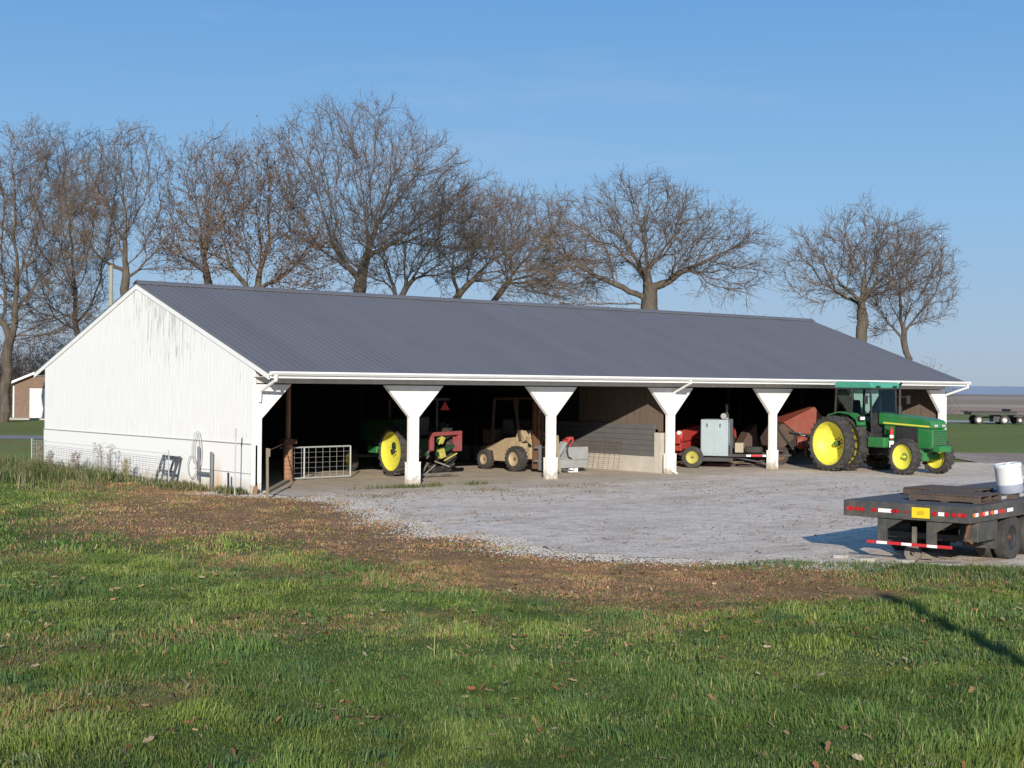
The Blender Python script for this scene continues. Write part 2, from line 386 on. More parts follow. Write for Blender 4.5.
def gravel_mat():
    m, nt, p = newmat('crushed_limestone'); L = nt.links.new
    tc = N(nt, 'ShaderNodeTexCoord')
    vo = N(nt, 'ShaderNodeTexVoronoi', Scale=22); L(tc.outputs['Object'], vo.inputs['Vector'])
    n1 = N(nt, 'ShaderNodeTexNoise', Scale=.55, Detail=10, Roughness=.72); L(tc.outputs['Object'], n1.inputs['Vector'])
    n2 = N(nt, 'ShaderNodeTexNoise', Scale=2.6, Detail=10, Roughness=.85)
    mp = N(nt, 'ShaderNodeMapping'); mp.inputs['Rotation'].default_value = (0, 0, R(40)); mp.inputs['Scale'].default_value = (.8, 1.1, 1)
    L(tc.outputs['Object'], mp.inputs[0]); L(mp.outputs[0], n2.inputs['Vector'])
    b = ramp(nt, n1.outputs['Fac'], [(.3, (.62, .50, .385)), (.5, (.86, .725, .585)), (.7, (.90, .78, .65))])
    st = ramp(nt, vo.outputs['Distance'], [(0, (1.1,)*3), (.5, (.92,)*3), (.8, (.55,)*3)])
    mx = N(nt, 'ShaderNodeMix', _data_type='RGBA', _blend_type='MULTIPLY'); mx.inputs[0].default_value = .8; L(b, mx.inputs[6]); L(st, mx.inputs[7])
    f = ramp(nt, n2.outputs['Fac'], [(.50, (0, 0, 0)), (.56, (.30,)*3), (.64, (.85,)*3)])
    m2 = N(nt, 'ShaderNodeMix', _data_type='RGBA'); L(f, m2.inputs[0]); L(mx.outputs[2], m2.inputs[6]); m2.inputs[7].default_value = (.30, .225, .16, 1)
    mr = N(nt, 'ShaderNodeMapping'); mr.inputs['Rotation'].default_value = (0, 0, R(8)); mr.inputs['Scale'].default_value = (.07, .9, 1); L(tc.outputs['Object'], mr.inputs[0])
    nr = N(nt, 'ShaderNodeTexNoise', Scale=1.0, Detail=4, Roughness=.6, Distortion=.6); L(mr.outputs[0], nr.inputs['Vector'])
    tr_ = ramp(nt, nr.outputs['Fac'], [(.35, (.84, .81, .78)), (.5, (1, 1, 1))])
    m3 = N(nt, 'ShaderNodeMix', _data_type='RGBA', _blend_type='MULTIPLY'); m3.inputs[0].default_value = 1; L(m2.outputs[2], m3.inputs[6]); L(tr_, m3.inputs[7])
    L(m3.outputs[2], p.inputs['Base Color']); p.inputs['Roughness'].default_value = .95; p.inputs['Specular IOR Level'].default_value = .1
    bp = N(nt, 'ShaderNodeBump', Strength=.7, Distance=.018); L(vo.outputs['Distance'], bp.inputs['Height']); bp.invert = True
    n4 = N(nt, 'ShaderNodeTexNoise', Scale=2.0, Detail=6, Roughness=.7); L(tc.outputs['Object'], n4.inputs['Vector'])
    b2 = N(nt, 'ShaderNodeBump', Strength=.5, Distance=.10); L(n4.outputs['Fac'], b2.inputs['Height']); L(b2.outputs[0], bp.inputs['Normal'])
    L(bp.outputs[0], p.inputs['Normal'])
    return m
M['gravel'] = gravel_mat()

def bark(name, a, b):
    m, nt, p = newmat(name); L = nt.links.new
    tc = N(nt, 'ShaderNodeTexCoord'); mp = N(nt, 'ShaderNodeMapping'); mp.inputs['Scale'].default_value = (4, 4, .8); L(tc.outputs['Object'], mp.inputs[0])
    n1 = N(nt, 'ShaderNodeTexNoise', Scale=1.2, Detail=6, Roughness=.7); L(mp.outputs[0], n1.inputs['Vector'])
    L(ramp(nt, n1.outputs['Fac'], [(.3, a), (.7, b)]), p.inputs['Base Color']); p.inputs['Roughness'].default_value = .95; p.inputs['Specular IOR Level'].default_value = .1
    return m
M['bark'] = bark('oak_bark', (.06, .05, .04), (.15, .125, .10))
M['twig'] = bark('bare_twigs', (.115, .083, .064), (.20, .15, .115))
M['barkdark'] = bark('dark_bark', (.045, .038, .034), (.10, .085, .075))

# ------------------------------------------------------------------ world, sun, camera
w = bpy.data.worlds.new('World'); bpy.context.scene.world = w; w.use_nodes = True
nt = w.node_tree; bg = nt.nodes['Background']
sky = nt.nodes.new('ShaderNodeTexSky'); sky.sky_type = 'NISHITA'; sky.sun_disc = False
sky.sun_elevation = EL; sky.sun_rotation = AZ+PI
sky.altitude = 200; sky.air_density = 1.0; sky.dust_density = .3; sky.ozone_density = 2.0
tc = N(nt, 'ShaderNodeTexCoord'); mp = N(nt, 'ShaderNodeMapping'); mp.inputs['Scale'].default_value = (1, 1, 7)
nt.links.new(tc.outputs['Generated'], mp.inputs[0])
cn = N(nt, 'ShaderNodeTexNoise', Scale=3.2, Detail=7, Roughness=.6); nt.links.new(mp.outputs[0], cn.inputs['Vector'])
sz = N(nt, 'ShaderNodeSeparateXYZ'); nt.links.new(tc.outputs['Generated'], sz.inputs[0])
haze = ramp(nt, sz.outputs['Z'], [(0, (3.35, 4.3, 5.6)), (.03, (3.2, 4.5, 6.3)), (.12, (2.4, 4.5, 7.2)), (.27, (1.2, 3.25, 6.6)), (1, (.4, 1.2, 3.4))])
hm = N(nt, 'ShaderNodeMix', _data_type='RGBA'); hm.inputs[0].default_value = .9
nt.links.new(sky.outputs[0], hm.inputs[6]); nt.links.new(haze, hm.inputs[7]); skyc = hm.outputs[2]
cf = ramp(nt, cn.outputs['Fac'], [(.56, (0, 0, 0)), (.8, (.16,)*3)])
mx = N(nt, 'ShaderNodeMix', _data_type='RGBA'); nt.links.new(cf, mx.inputs[0]); nt.links.new(skyc, mx.inputs[6]); mx.inputs[7].default_value = (6.0, 6.2, 6.8, 1)
hs = N(nt, 'ShaderNodeHueSaturation', Saturation=1.0, Value=1.0)
nt.links.new(mx.outputs[2], hs.inputs['Color']); nt.links.new(hs.outputs[0], bg.inputs['Color'])
bg.inputs['Strength'].default_value = .108

sd = bpy.data.lights.new('sun', 'SUN'); sd.energy = 5.6; sd.angle = R(.5); sd.color = (1, .93, .82)
so = bpy.data.objects.new('sun', sd); col.objects.link(so)
dirv = Vector((math.sin(AZ)*math.cos(EL), math.cos(AZ)*math.cos(EL), -math.sin(EL)))
so.rotation_euler = dirv.to_track_quat('-Z', 'Y').to_euler()
so.location = (-10, -40, 30)

cd = bpy.data.cameras.new('camera'); co = bpy.data.objects.new('camera', cd); col.objects.link(co)
cd.sensor_width = 36; cd.lens = F/1024*36; cd.clip_end = 6000; cd.clip_start = .1
c, s = math.cos(ROL), math.sin(ROL)
xr = RT*c + UP*(-s)*-1*-1   # image x axis in the world
# pixel = rot(ROL) * (X,Y down); camera axes follow
right = Vector(RT*c + UP*s); up = Vector(-RT*s + UP*c); fwv = Vector(FW)
mw = Matrix((( right.x, up.x, -fwv.x, CAM[0]), (right.y, up.y, -fwv.y, CAM[1]), (right.z, up.z, -fwv.z, CAM[2]), (0, 0, 0, 1)))
co.matrix_world = mw
bpy.context.scene.camera = co
sc = bpy.context.scene
sc.view_settings.view_transform = 'Standard'; sc.view_settings.look = 'None'; sc.view_settings.exposure = 0
sc.cycles.max_bounces = 6; sc.cycles.transparent_max_bounces = 12

# ------------------------------------------------------------------ ground
def sheet(name, pts, z, m, label=None):
    mb = MB(); mb.add([(x, y, z) for x, y in pts], [tuple(range(len(pts)))])
    o = mb.build(name, m, fix=False)
    if o.data.polygons[0].normal.z < 0: o.data.flip_normals()
    tag(o, kind='structure')
    return o

field_m = ground_mat('ploughed_field', False, [(.3, (.24, .165, .125)), (.6, (.36, .27, .21)), (.8, (.42, .34, .26))], .02, .2)
sheet('ground', [(-3000, -3000), (3500, -3000), (3500, 3500), (-3000, 3500)], -.06, field_m)

EDGE_Y = np.array([-60, -30, -23, -20.4, -19.7, -18.2, -17.1, -15.4, -12.7, -8.8, -6.1, -2.5, 0, 20.])
EDGE_X = np.array([30., 9, 4.2, 2.0, 1.4, .5, -.6, -2.0, -2.0, -1.0, .1, 1.2, .1, .1])
BR_Y = np.array([-60, -21.2, -20.9, -20.5, -19.4, -17.8, -16.3, -12.1, -9.2, -5.3, 0, 14])
BR_X = np.array([30., 3.0, -2.4, -4.4, -5.8, -6.5, -7.0, -7.2, -7.3, -8.2, -5.0, -.5])
def gravel_x(y): return np.interp(y, EDGE_Y, EDGE_X)
def brown_x(y): return np.interp(y, BR_Y, BR_X)
def brownness(x, y):
    """1 = dead brown turf, 0 = green grass"""
    d = x-brown_x(y)+(fbm(x, y, .45, 4, 2)-.5)*4.5+(fbm(x, y, 2.2, 3, 5)-.5)*2
    a = np.clip(d/3.2+.35, 0, .93)
    p = np.clip((fbm(x, y, .35, 4, 9)-.57)*4, 0, .35)*(x < 20)*(y > -21)
    g_ = ((x+2.4)*11.8-(y+20.9)*16.4)/20.2+(fbm(x, y, .9, 3, 15)-.5)*2.5
    a = a*np.clip(.5-g_/1.6, .12, 1)
    return np.clip(np.maximum(a*np.where((y > 14) | (x > 25), 0, 1), p), 0, 1)

def axis(fine0, fine1, step, lo, hi):
    a = list(np.arange(fine0, fine1, step))
    k = fine1; s_ = step
    while k < hi: a.append(k); s_ *= 1.25; k += s_
    a.append(hi); b_ = []; k = fine0; s_ = step
    while k > lo:
        s_ *= 1.25; k -= s_; b_.append(max(k, lo))
    return np.array(sorted(set(b_))+a)
gx = axis(-20, 6, .16, -120, 150); gy = axis(-34, 14, .16, -90, 140)
X, Y = np.meshgrid(gx, gy)
inner = (X > -30) & (X < 12) & (Y > -40) & (Y < 18)
def ground_z(x, y):
    fade = np.clip((gravel_x(y)-x)/1.5, 0, 1)*np.clip((x+60)/20, 0, 1)*(y < 25)
    return fade*((fbm(x, y, .5, 3, 1)-.5)*.10+(fbm(x, y, 2.5, 2, 8)-.5)*.035)-.005
Z = ground_z(X, Y)
br = brownness(X, Y); br = np.where(X > 25, 0, br)
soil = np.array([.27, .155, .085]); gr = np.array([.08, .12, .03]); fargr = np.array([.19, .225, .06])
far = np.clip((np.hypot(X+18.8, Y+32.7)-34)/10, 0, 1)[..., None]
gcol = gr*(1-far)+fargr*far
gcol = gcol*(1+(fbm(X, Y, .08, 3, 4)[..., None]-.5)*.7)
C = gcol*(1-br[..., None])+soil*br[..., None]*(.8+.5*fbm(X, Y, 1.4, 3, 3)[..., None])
nx, ny = len(gx), len(gy)
I = np.arange(nx*ny).reshape(ny, nx)
Fq = np.stack([I[:-1, :-1], I[:-1, 1:], I[1:, 1:], I[1:, :-1]], -1).reshape(-1, 4)
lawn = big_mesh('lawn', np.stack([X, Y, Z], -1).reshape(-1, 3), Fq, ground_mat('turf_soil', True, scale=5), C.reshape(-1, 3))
tag(lawn, kind='structure')

# gravel yard with a ragged edge towards the grass
ys = np.arange(-60, 16.01, .12)
xe = gravel_x(ys)+(fbm(ys, ys*0, .6, 3, 1)-.5)*1.6+(fbm(ys, ys*0+9, 3.0, 3, 2)-.5)*.7
xe = np.where(ys > -.6, .02, xe)
xs = np.concatenate([[0], np.linspace(.02, 1, 60)**1.6])
xr = np.clip((56-FW[1]*(ys-CAM[1]))/FW[0]+CAM[0], 6, 70)
XX = xe[:, None]+(xr[:, None]-xe[:, None])*xs[None]; YY = np.repeat(ys[:, None], len(xs), 1)
ZZ = .016+(fbm(XX, YY, .4, 3, 6)-.5)*.02+.010*(np.minimum(xs*40, 1)[None])
I = np.arange(XX.size).reshape(XX.shape)
Fq = np.stack([I[:-1, :-1], I[:-1, 1:], I[1:, 1:], I[1:, :-1]], -1).reshape(-1, 4)
gy_o = big_mesh('gravel_yard', np.stack([XX, YY, ZZ], -1).reshape(-1, 3), Fq, M['gravel'])
tag(gy_o, kind='structure')
lane_m = ground_mat('worn_lane', False, [(.3, (.22, .155, .115)), (.5, (.36, .28, .22)), (.72, (.58, .50, .42))], .35, .5)
def band(name, d0, d1, l0, l1, z, m_):
    q = [CAM+FW*d0+RT*l0(d0), CAM+FW*d0+RT*l1(d0), CAM+FW*d1+RT*l1(d1), CAM+FW*d1+RT*l0(d1)]
    sheet(name, [(v[0], v[1]) for v in q], z, m_)
band('gravel_lane', 54.6, 64.5, lambda d: 18.0, lambda d: 90, .030, lane_m)
p0 = CAM+FW*128; p0[2] = 0
a = p0-RT*120; b_ = p0+RT*140
sheet('farm_road', [(a[0]-FW[0]*4, a[1]-FW[1]*4), (b_[0]-FW[0]*4, b_[1]-FW[1]*4), (b_[0]+FW[0]*4, b_[1]+FW[1]*4), (a[0]+FW[0]*4, a[1]+FW[1]*4)], .008,
      ground_mat('pale_road', False, [(.3, (.33, .31, .28)), (.7, (.46, .44, .41))], .4, .2))
p0 = CAM+FW*72.5; p0[2] = 0
a = p0-RT*80; b_ = p0-RT*10
sheet('driveway', [(a[0]-FW[0]*2.2, a[1]-FW[1]*2.2), (b_[0]-FW[0]*2.2, b_[1]-FW[1]*2.2), (b_[0]+FW[0]*2.2, b_[1]+FW[1]*2.2), (a[0]+FW[0]*2.2, a[1]+FW[1]*2.2)], .008,
      ground_mat('asphalt_drive', False, [(.3, (.22, .215, .21)), (.7, (.32, .31, .30))], .6, .2))
# far field bands
for k_, (d0, d1, cc) in enumerate(((162, 225, ((.36, .24, .165), (.46, .32, .225))), (225, 270, ((.42, .34, .23), (.50, .41, .29))), (270, 400, ((.30, .21, .15), (.42, .31, .225))), (400, 560, ((.36, .27, .20), (.46, .36, .28))))):
    q = [CAM+FW*d0-RT*20, CAM+FW*d0+RT*500, CAM+FW*d1+RT*600, CAM+FW*d1-RT*20]
    sheet('field', [(v[0], v[1]) for v in q], .02+.006*k_, ground_mat('field_%d' % d0, False, [(.35, cc[0]), (.65, cc[1])], .03, .1))
# distant tree line, blue haze put into its colour
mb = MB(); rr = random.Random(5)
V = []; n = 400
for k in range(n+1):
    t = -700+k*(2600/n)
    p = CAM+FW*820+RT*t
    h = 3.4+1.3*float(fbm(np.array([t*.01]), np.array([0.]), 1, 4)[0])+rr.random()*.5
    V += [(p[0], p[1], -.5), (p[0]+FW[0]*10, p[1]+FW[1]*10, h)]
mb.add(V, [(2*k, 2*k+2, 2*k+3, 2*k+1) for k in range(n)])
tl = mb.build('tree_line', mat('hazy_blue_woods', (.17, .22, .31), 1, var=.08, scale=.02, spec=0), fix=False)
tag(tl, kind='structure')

# ------------------------------------------------------------------ machine shed
W_, LEN = 13.45, 30.65
ZE, ZR, OV = 3.11, 5.71, .83
BAY = [5.02, 10.12, 15.26, 20.33, 25.48]
shed = thing('machine_shed', 'long white open-front farm machine shed with dark slate metal roof', 'shed')
roofy = lambda y: ZE+(ZR-ZE)*(1-abs(y-W_/2)/(W_/2+OV))
# gable wall (vertical boards)
mb = MB()
ztop = lambda y: roofy(y)-.13
nb = 68; bw = W_/nb
for k in range(nb):
    y0 = k*bw; y1 = y0+bw-.006
    t = .03
    vs = [(-t, y0, 1.28), (-t, y1, 1.28), (-t, y1, ztop(y1)), (-t, y0, ztop(y0)), (.05, y0, 1.28), (.05, y1, 1.28), (.05, y1, ztop(y1)), (.05, y0, ztop(y0))]
    if y0 < W_/2 < y1:
        vs2 = [(-t, y0, 1.28), (-t, y1, 1.28), (-t, y1, ztop(y1)), (-t, W_/2, ztop(W_/2)), (-t, y0, ztop(y0)), (.05, y0, 1.28), (.05, y1, 1.28), (.05, y1, ztop(y1)), (.05, W_/2, ztop(W_/2)), (.05, y0, ztop(y0))]
        mb.add(vs2, [(0,1,2,3,4),(9,8,7,6,5),(0,5,6,1),(1,6,7,2),(2,7,8,3),(3,8,9,4),(4,9,5,0)])
    else:
        mb.add(vs, [(0,1,2,3),(7,6,5,4),(0,4,5,1),(1,5,6,2),(2,6,7,3),(3,7,4,0)])
mb.prism([(.01, 1.3), (W_-.01, 1.3), (W_-.01, ztop(W_)-.02), (W_/2, ztop(W_/2)-.02), (.01, ztop(0)-.02)], 'x', -.02, .03)
mb.build('gable_wall', M['gable'], shed)
mb = MB(); mb.b(-.055, .12, 0, W_, -.25, 1.25); o = mb.build('base_wall', M['base'], shed, bevel=.01)
mb = MB(); mb.b(-.07, -.02, .0, W_, 1.255, 1.28); mb.b(-.065, -.05, 0, 3.1, .50, .52); mb.build('drip_ledge', mat('ledge_paint', (.34, .33, .32), .7), shed)
# front corner panel, posts with Y braces
def post(x0, x1, left=True, right=True, corner=0):
    mb = MB(); yb = .13
    if corner == 0:
        c = (x0+x1)/2+.04
        mb.prism([(c-.16, .66), (c+.16, .66), (c+.16, 1.92), (c+1.00, 2.80), (c-1.00, 2.80), (c-.16, 1.92)], 'y', 0, yb)
        mb.b(c-.205, c+.205, -.03, yb+.03, -.1, .66)
        mb.b(c-.212, c+.212, -.037, yb+.037, .655, .68)
    elif corner < 0:
        mb.prism([(0.02, -.2), (.235, -.2), (.235, 1.92), (1.10, 2.80), (0.02, 2.80)], 'y', 0, yb)
        mb.b(-.062, .05, -.02, .09, -.2, 2.95)
    else:
        mb.prism([(LEN, -.1), (LEN-.35, -.1), (LEN-.35, 1.92), (LEN-1.15, 2.80), (LEN, 2.80)], 'y', 0, yb)
    return mb.build('corner_post' if corner else 'post', M['postpaint'], shed, bevel=.008)
post(0, .24, corner=-1); post(LEN-.35, LEN, corner=1)
for x in BAY: post(x-.2, x+.2)
# header siding
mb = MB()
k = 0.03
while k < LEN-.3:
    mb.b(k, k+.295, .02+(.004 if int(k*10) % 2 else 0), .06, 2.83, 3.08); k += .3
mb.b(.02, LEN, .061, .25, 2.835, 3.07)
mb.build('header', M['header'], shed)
# roof: two ribbed slopes
mb = MB(); x0r, x1r = -.06, LEN+.14
for sgn in (-1, 1):
    ye = -OV if sgn < 0 else W_+OV
    dy = W_/2-ye; L_ = math.hypot(dy, ZR-ZE); ny_ = -(ZR-ZE)/L_*(1 if dy > 0 else -1); nz_ = abs(dy)/L_
    def P(x, t, h): return (x, ye+dy*t+ny_*h, ZE+(ZR-ZE)*t+nz_*h)
    mb.add([P(x0r, 0, 0), P(x1r, 0, 0), P(x1r, 1, 0), P(x0r, 1, 0), P(x0r, 0, -.05), P(x1r, 0, -.05), P(x1r, 1, -.05), P(x0r, 1, -.05)], [(0,1,2,3),(7,6,5,4),(0,4,5,1),(1,5,6,2),(3,2,6,7),(0,3,7,4)])
    x = x0r+.03
    while x < x1r-.03:
        h = .010; mb.add([P(x-.03, -.002, .001), P(x-.012, -.002, h), P(x+.012, -.002, h), P(x+.03, -.002, .001), P(x-.03, .995, .001), P(x-.012, .995, h), P(x+.012, .995, h), P(x+.03, .995, .001)], [(0,1,5,4),(1,2,6,5),(2,3,7,6),(0,3,2,1)])
        x += .2286
mb.build('roof', M['roof'], shed)
mb = MB(); mb.prism([(W_/2-.2, ZR-.045), (W_/2, ZR+.05), (W_/2+.2, ZR-.045), (W_/2+.2, ZR-.02), (W_/2, ZR+.075), (W_/2-.2, ZR-.02)], 'x', x0r-.02, x1r+.02)
mb.build('ridge_cap', M['roof'], shed)
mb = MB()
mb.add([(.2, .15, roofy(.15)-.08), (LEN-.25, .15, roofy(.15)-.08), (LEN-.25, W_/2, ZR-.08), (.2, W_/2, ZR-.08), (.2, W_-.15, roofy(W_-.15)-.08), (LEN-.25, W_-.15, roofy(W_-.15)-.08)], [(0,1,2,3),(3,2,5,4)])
mb.build('roof_deck', M['shade_wood'], shed)
# fascia, rakes, gutter
for ye, s_ in ((-OV, -1), (W_+OV, 1)):
    mb = MB(); mb.b(x0r, x1r, min(ye, ye-s_*.03), max(ye, ye-s_*.03), ZE-.15, ZE-.035)
    mb.build('fascia', M['trim'], shed)
for X_ in (x0r-.012, x1r-.02):
    for sgn in (-1, 1):
        mb = MB(); ye = -OV if sgn < 0 else W_+OV
        mb.add([(X_+i*.032, ye if j == 0 else W_/2, (ZE if j == 0 else ZR)-.055-(.13 if l else 0)) for i in (0, 1) for j in (0, 1) for l in (0, 1)],
               [(0,2,3,1),(4,5,7,6),(0,4,6,2),(1,3,7,5),(0,1,5,4),(2,6,7,3)])
        mb.build('rake_board', M['trim'], shed)
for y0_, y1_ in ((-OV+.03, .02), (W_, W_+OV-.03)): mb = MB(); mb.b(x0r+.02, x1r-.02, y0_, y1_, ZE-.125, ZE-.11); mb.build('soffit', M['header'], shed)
mb = MB(); gz = ZE+.02
mb.prism([(-OV-.01, gz), (-OV-.01, gz-.10), (-OV-.07, gz-.10), (-OV-.125, gz-.045), (-OV-.125, gz), (-OV-.115, gz), (-OV-.115, gz-.04), (-OV-.068, gz-.09), (-OV-.02, gz-.09), (-OV-.02, gz)], 'x', x0r+.01, x1r+.08)
mb.b(x0r+.005, x0r+.012, -OV-.125, -OV-.01, gz-.1, gz); mb.b(x1r+.078, x1r+.085, -OV-.125, -OV-.01, gz-.1, gz)
mb.build('gutter', M['trim'], shed)
def spout(pts, r=.045):
    mb = MB(); mb.tube(pts, r, 10)
    for p in pts[1:-1]: mb.lathe([(0, -r), (r*.75, -r*.7), (r*1.02, 0), (r*.75, r*.7), (0, r)], p, (0, 0, 1), 10)
    return mb.build('downspout', M['trim'], shed, smooth=True)
spout([(.10, -OV-.07, ZE-.08), (.10, -OV-.07, ZE-.2), (.13, -.08, 2.62), (.13, -.06, 2.35)])
spout([(15.22, -OV-.07, ZE-.08), (15.22, -OV-.07, ZE-.15), (15.34, -.08, 2.66), (15.30, -.06, 2.5), (15.30, -.06, .12), (15.30, -.24, .06)], .04)
spout([(LEN+.1, -OV-.07, ZE-.08), (LEN+.1, -OV-.07, ZE-.2), (LEN-.06, -.06, 2.62), (LEN+.045, .05, 2.55), (LEN+.045, .05, .1)], .04)
# back wall, end wall, partition, interior posts, rafters
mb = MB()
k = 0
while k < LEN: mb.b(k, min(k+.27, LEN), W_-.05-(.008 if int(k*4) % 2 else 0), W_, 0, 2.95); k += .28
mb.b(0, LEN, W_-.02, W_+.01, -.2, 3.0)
mb.build('back_wall', M['shade_wood'], shed)
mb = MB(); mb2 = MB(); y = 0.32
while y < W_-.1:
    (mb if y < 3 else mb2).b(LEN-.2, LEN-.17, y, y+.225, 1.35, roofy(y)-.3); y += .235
mb.build('end_wall_boards', M['wood'], shed); mb2.build('end_wall_boards', M['shade_wood'], shed)  # deeper boards get a darker copy of the wood, shade in the colour
mb = MB(); mb.prism([(.3, -.2), (W_, -.2), (W_, 3.0), (W_/2, 5.5), (.3, 3.0)], 'x', LEN-.16, LEN); mb.b(LEN-.24, LEN-.16, .3, W_-.05, 0, 1.35); mb.build('end_wall', M['shade_wood'], shed)
PX = 15.22
mb = MB()
for k in range(1, 0, -1): mb.b(PX-.05, PX+.12, .32, W_-.06, -.1, .55)
mb.b(PX-.07, PX+.12, .32, .64, -.1, 1.34)
mb.build('partition_base', M['concrete'], shed, bevel=.01)
mb = MB()
for k in range(6):
    z0 = .552+k*.176
    mb.prism([(PX-.03, z0), (PX-.045, z0+.012), (PX-.045, z0+.16), (PX-.028, z0+.172)], 'y', .645, 8.2)
mb.b(PX-.028, PX-.005, .65, 8.2, .55, 1.6)
mb.build('partition_tin', M['tin'], shed)
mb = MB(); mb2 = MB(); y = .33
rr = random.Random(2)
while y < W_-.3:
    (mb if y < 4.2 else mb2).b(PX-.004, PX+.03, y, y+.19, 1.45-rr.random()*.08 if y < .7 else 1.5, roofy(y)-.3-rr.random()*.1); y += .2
mb.build('partition_boards', M['wood'], shed); mb2.build('partition_boards', M['shade_wood'], shed)  # same boards, shade of the deep part put into their colour
for x in [.35]+BAY+[LEN-.5]:
    for y in (6.7, 10.2):
        if x < 1: continue
        mb = MB(); mb.cyl((x, y, 0), (x, y, roofy(y)-.25), .11, .10, 10); mb.build('roof_post', M['shade_wood'], shed)
mb = MB()
k = .6
while k < LEN:
    for sgn in (-1, 1):
        ya, yb = (0.1, W_/2) if sgn < 0 else (W_-.1, W_/2)
        mb.beam((k, ya, roofy(ya)-.22), (k, yb, roofy(yb)-.22), .05, .2)
    k += 1.27
for y in (0.2, 3.4, 6.7, 10.2, 13.2): mb.beam((.1, y, roofy(y)-.42 if y > 1 else 2.95), (LEN-.3, y, roofy(y)-.42 if y > 1 else 2.95), .09, .2)
mb.build('roof_frame', M['shade_wood'], shed)
mb = MB(); mb.b(.13, .16, .32, W_-.1, 0, 3.0); mb.build('inner_lining', M['shade_wood'], shed)
# dirt floor and worn apron
ysf = np.concatenate([[-1.9], np.linspace(-1.4, W_-.07, 40)])
xsf = np.arange(.2, LEN-.15, .15)
XX, YY = np.meshgrid(xsf, ysf)
front = -1.35+(fbm(xsf, xsf*0, .5, 4, 3)-.5)*1.9-.8*np.clip((xsf-1)/3, 0, 1)*(xsf < 13)
YY[0] = front; YY = np.maximum(YY, front[None]+.0)
ZZ = .024+.008*(YY > front+.05)+(fbm(XX, YY, 1, 3)-.5)*.012
for r_ in range(1, 12):
    YY[r_] = front+(YY[12]-front)*r_/12
I = np.arange(XX.size).reshape(XX.shape)
Fq = np.stack([I[:-1, :-1], I[:-1, 1:], I[1:, 1:], I[1:, :-1]], -1).reshape(-1, 4)
fl = big_mesh('dirt_floor', np.stack([XX, YY, ZZ], -1).reshape(-1, 3), Fq, ground_mat('packed_dirt', False, [(.3, (.38, .30, .225)), (.5, (.54, .455, .36)), (.7, (.64, .56, .46))], 1.2, .5))
tag(fl, kind='structure')

# ------------------------------------------------------------------ wheels
def wheel(parent, name, c, Rr, wd, rr_, rim, side=1, lugs=0, dish=.12, axis=(0, 1, 0), hubm=None, lug=.05, backm=None):
    """rim (with hub) carrying a tyre; side = +1/-1 gives the outer face along axis"""
    ax = Vector(axis).normalized()*side
    c = Vector(c); h = wd/2
    mb = MB()
    prof = [(rr_*.98, h*.75), (rr_*1.02, h*.82), (rr_*1.02, h*.70), (rr_*.95, h*.62), (rr_*.92, h*.62-dish*.25), (rr_*.84, h*.62-dish*.45), (rr_*.50, h*.62-dish*.95), (rr_*.36, h*.62-dish), (rr_*.22, h*.62-dish), (0.001, h*.62-dish)]
    mb.lathe(prof, c, ax, 40)
    up = Vector((0, 0, 1)); a_ = ax.cross(up).normalized()
    o = mb.build(name, rim, parent, smooth=True)
    bk = MB(); bk.lathe([(rr_*.98, -h*.75), (rr_*.9, -h*.7), (rr_*.78, min(h*.5-dish*1.2, h*.2)), (.001, min(h*.45-dish*1.3, h*.15))], c, ax, 32)
    bk.build('rim_back', backm or (M['rust'] if dish < .1 else M['black']), o, smooth=True)
    hb = MB(); nb_ = 8
    hb.cyl(c+ax*(h*.62-dish), c+ax*(h*.62-dish+min(.12, dish)), rr_*.13, rr_*.11, 14)
    for k in range(nb_):
        t = 2*PI*k/nb_; e = (a_*math.cos(t)+up*math.sin(t))*rr_*.24
        hb.cyl(c+e+ax*(h*.62-dish), c+e+ax*(h*.62-dish+.03), rr_*.03, n=6)
    hb.build('hub', hubm or rim, o)
    tb = MB()
    tr = Rr-(lug if lugs else 0)
    tp = [(rr_*.99, -h*.78), (rr_*1.08, -h*.9), (rr_+(tr-rr_)*.5, -h*1.0), (tr*.965, -h*.93), (tr, -h*.72), (tr*1.004, 0), (tr, h*.72), (tr*.965, h*.93), (rr_+(tr-rr_)*.5, h*1.0), (rr_*1.08, h*.9), (rr_*.99, h*.78)]
    tb.lathe(tp, c, ax, 48)
    if lugs:
        for k in range(lugs):
            for sd_ in (-1, 1):
                t = 2*PI*(k+(.5 if sd_ > 0 else 0))/lugs
                pts = []
                for (q, dt) in ((.02, 0), (.96, .62*PI/lugs*2*.5+.05)):
                    for dd in (-.5, .5):
                        tt = t+dt+dd*PI/lugs*.62
                        for rad in (tr*.985 if q < .5 else tr*.955, Rr if q < .5 else Rr*.985):
                            e = a_*math.cos(tt)+up*math.sin(tt)
                            pts.append(c+e*rad+ax*(sd_*q*h))
                tb.add(pts, [(0,1,3,2),(4,6,7,5),(1,5,7,3),(0,4,5,1),(2,3,7,6),(0,2,6,4)])
    else:
        for q in (-.45, -.15, .15, .45):
            tb.lathe([(tr*1.002, h*(q-.09)), (tr*1.012, h*(q-.07)), (tr*1.012, h*(q+.07)), (tr*1.002, h*(q+.09))], c, ax, 48)
    tb.build('tyre', M['tyre'], o, smooth=not lugs)
    return o

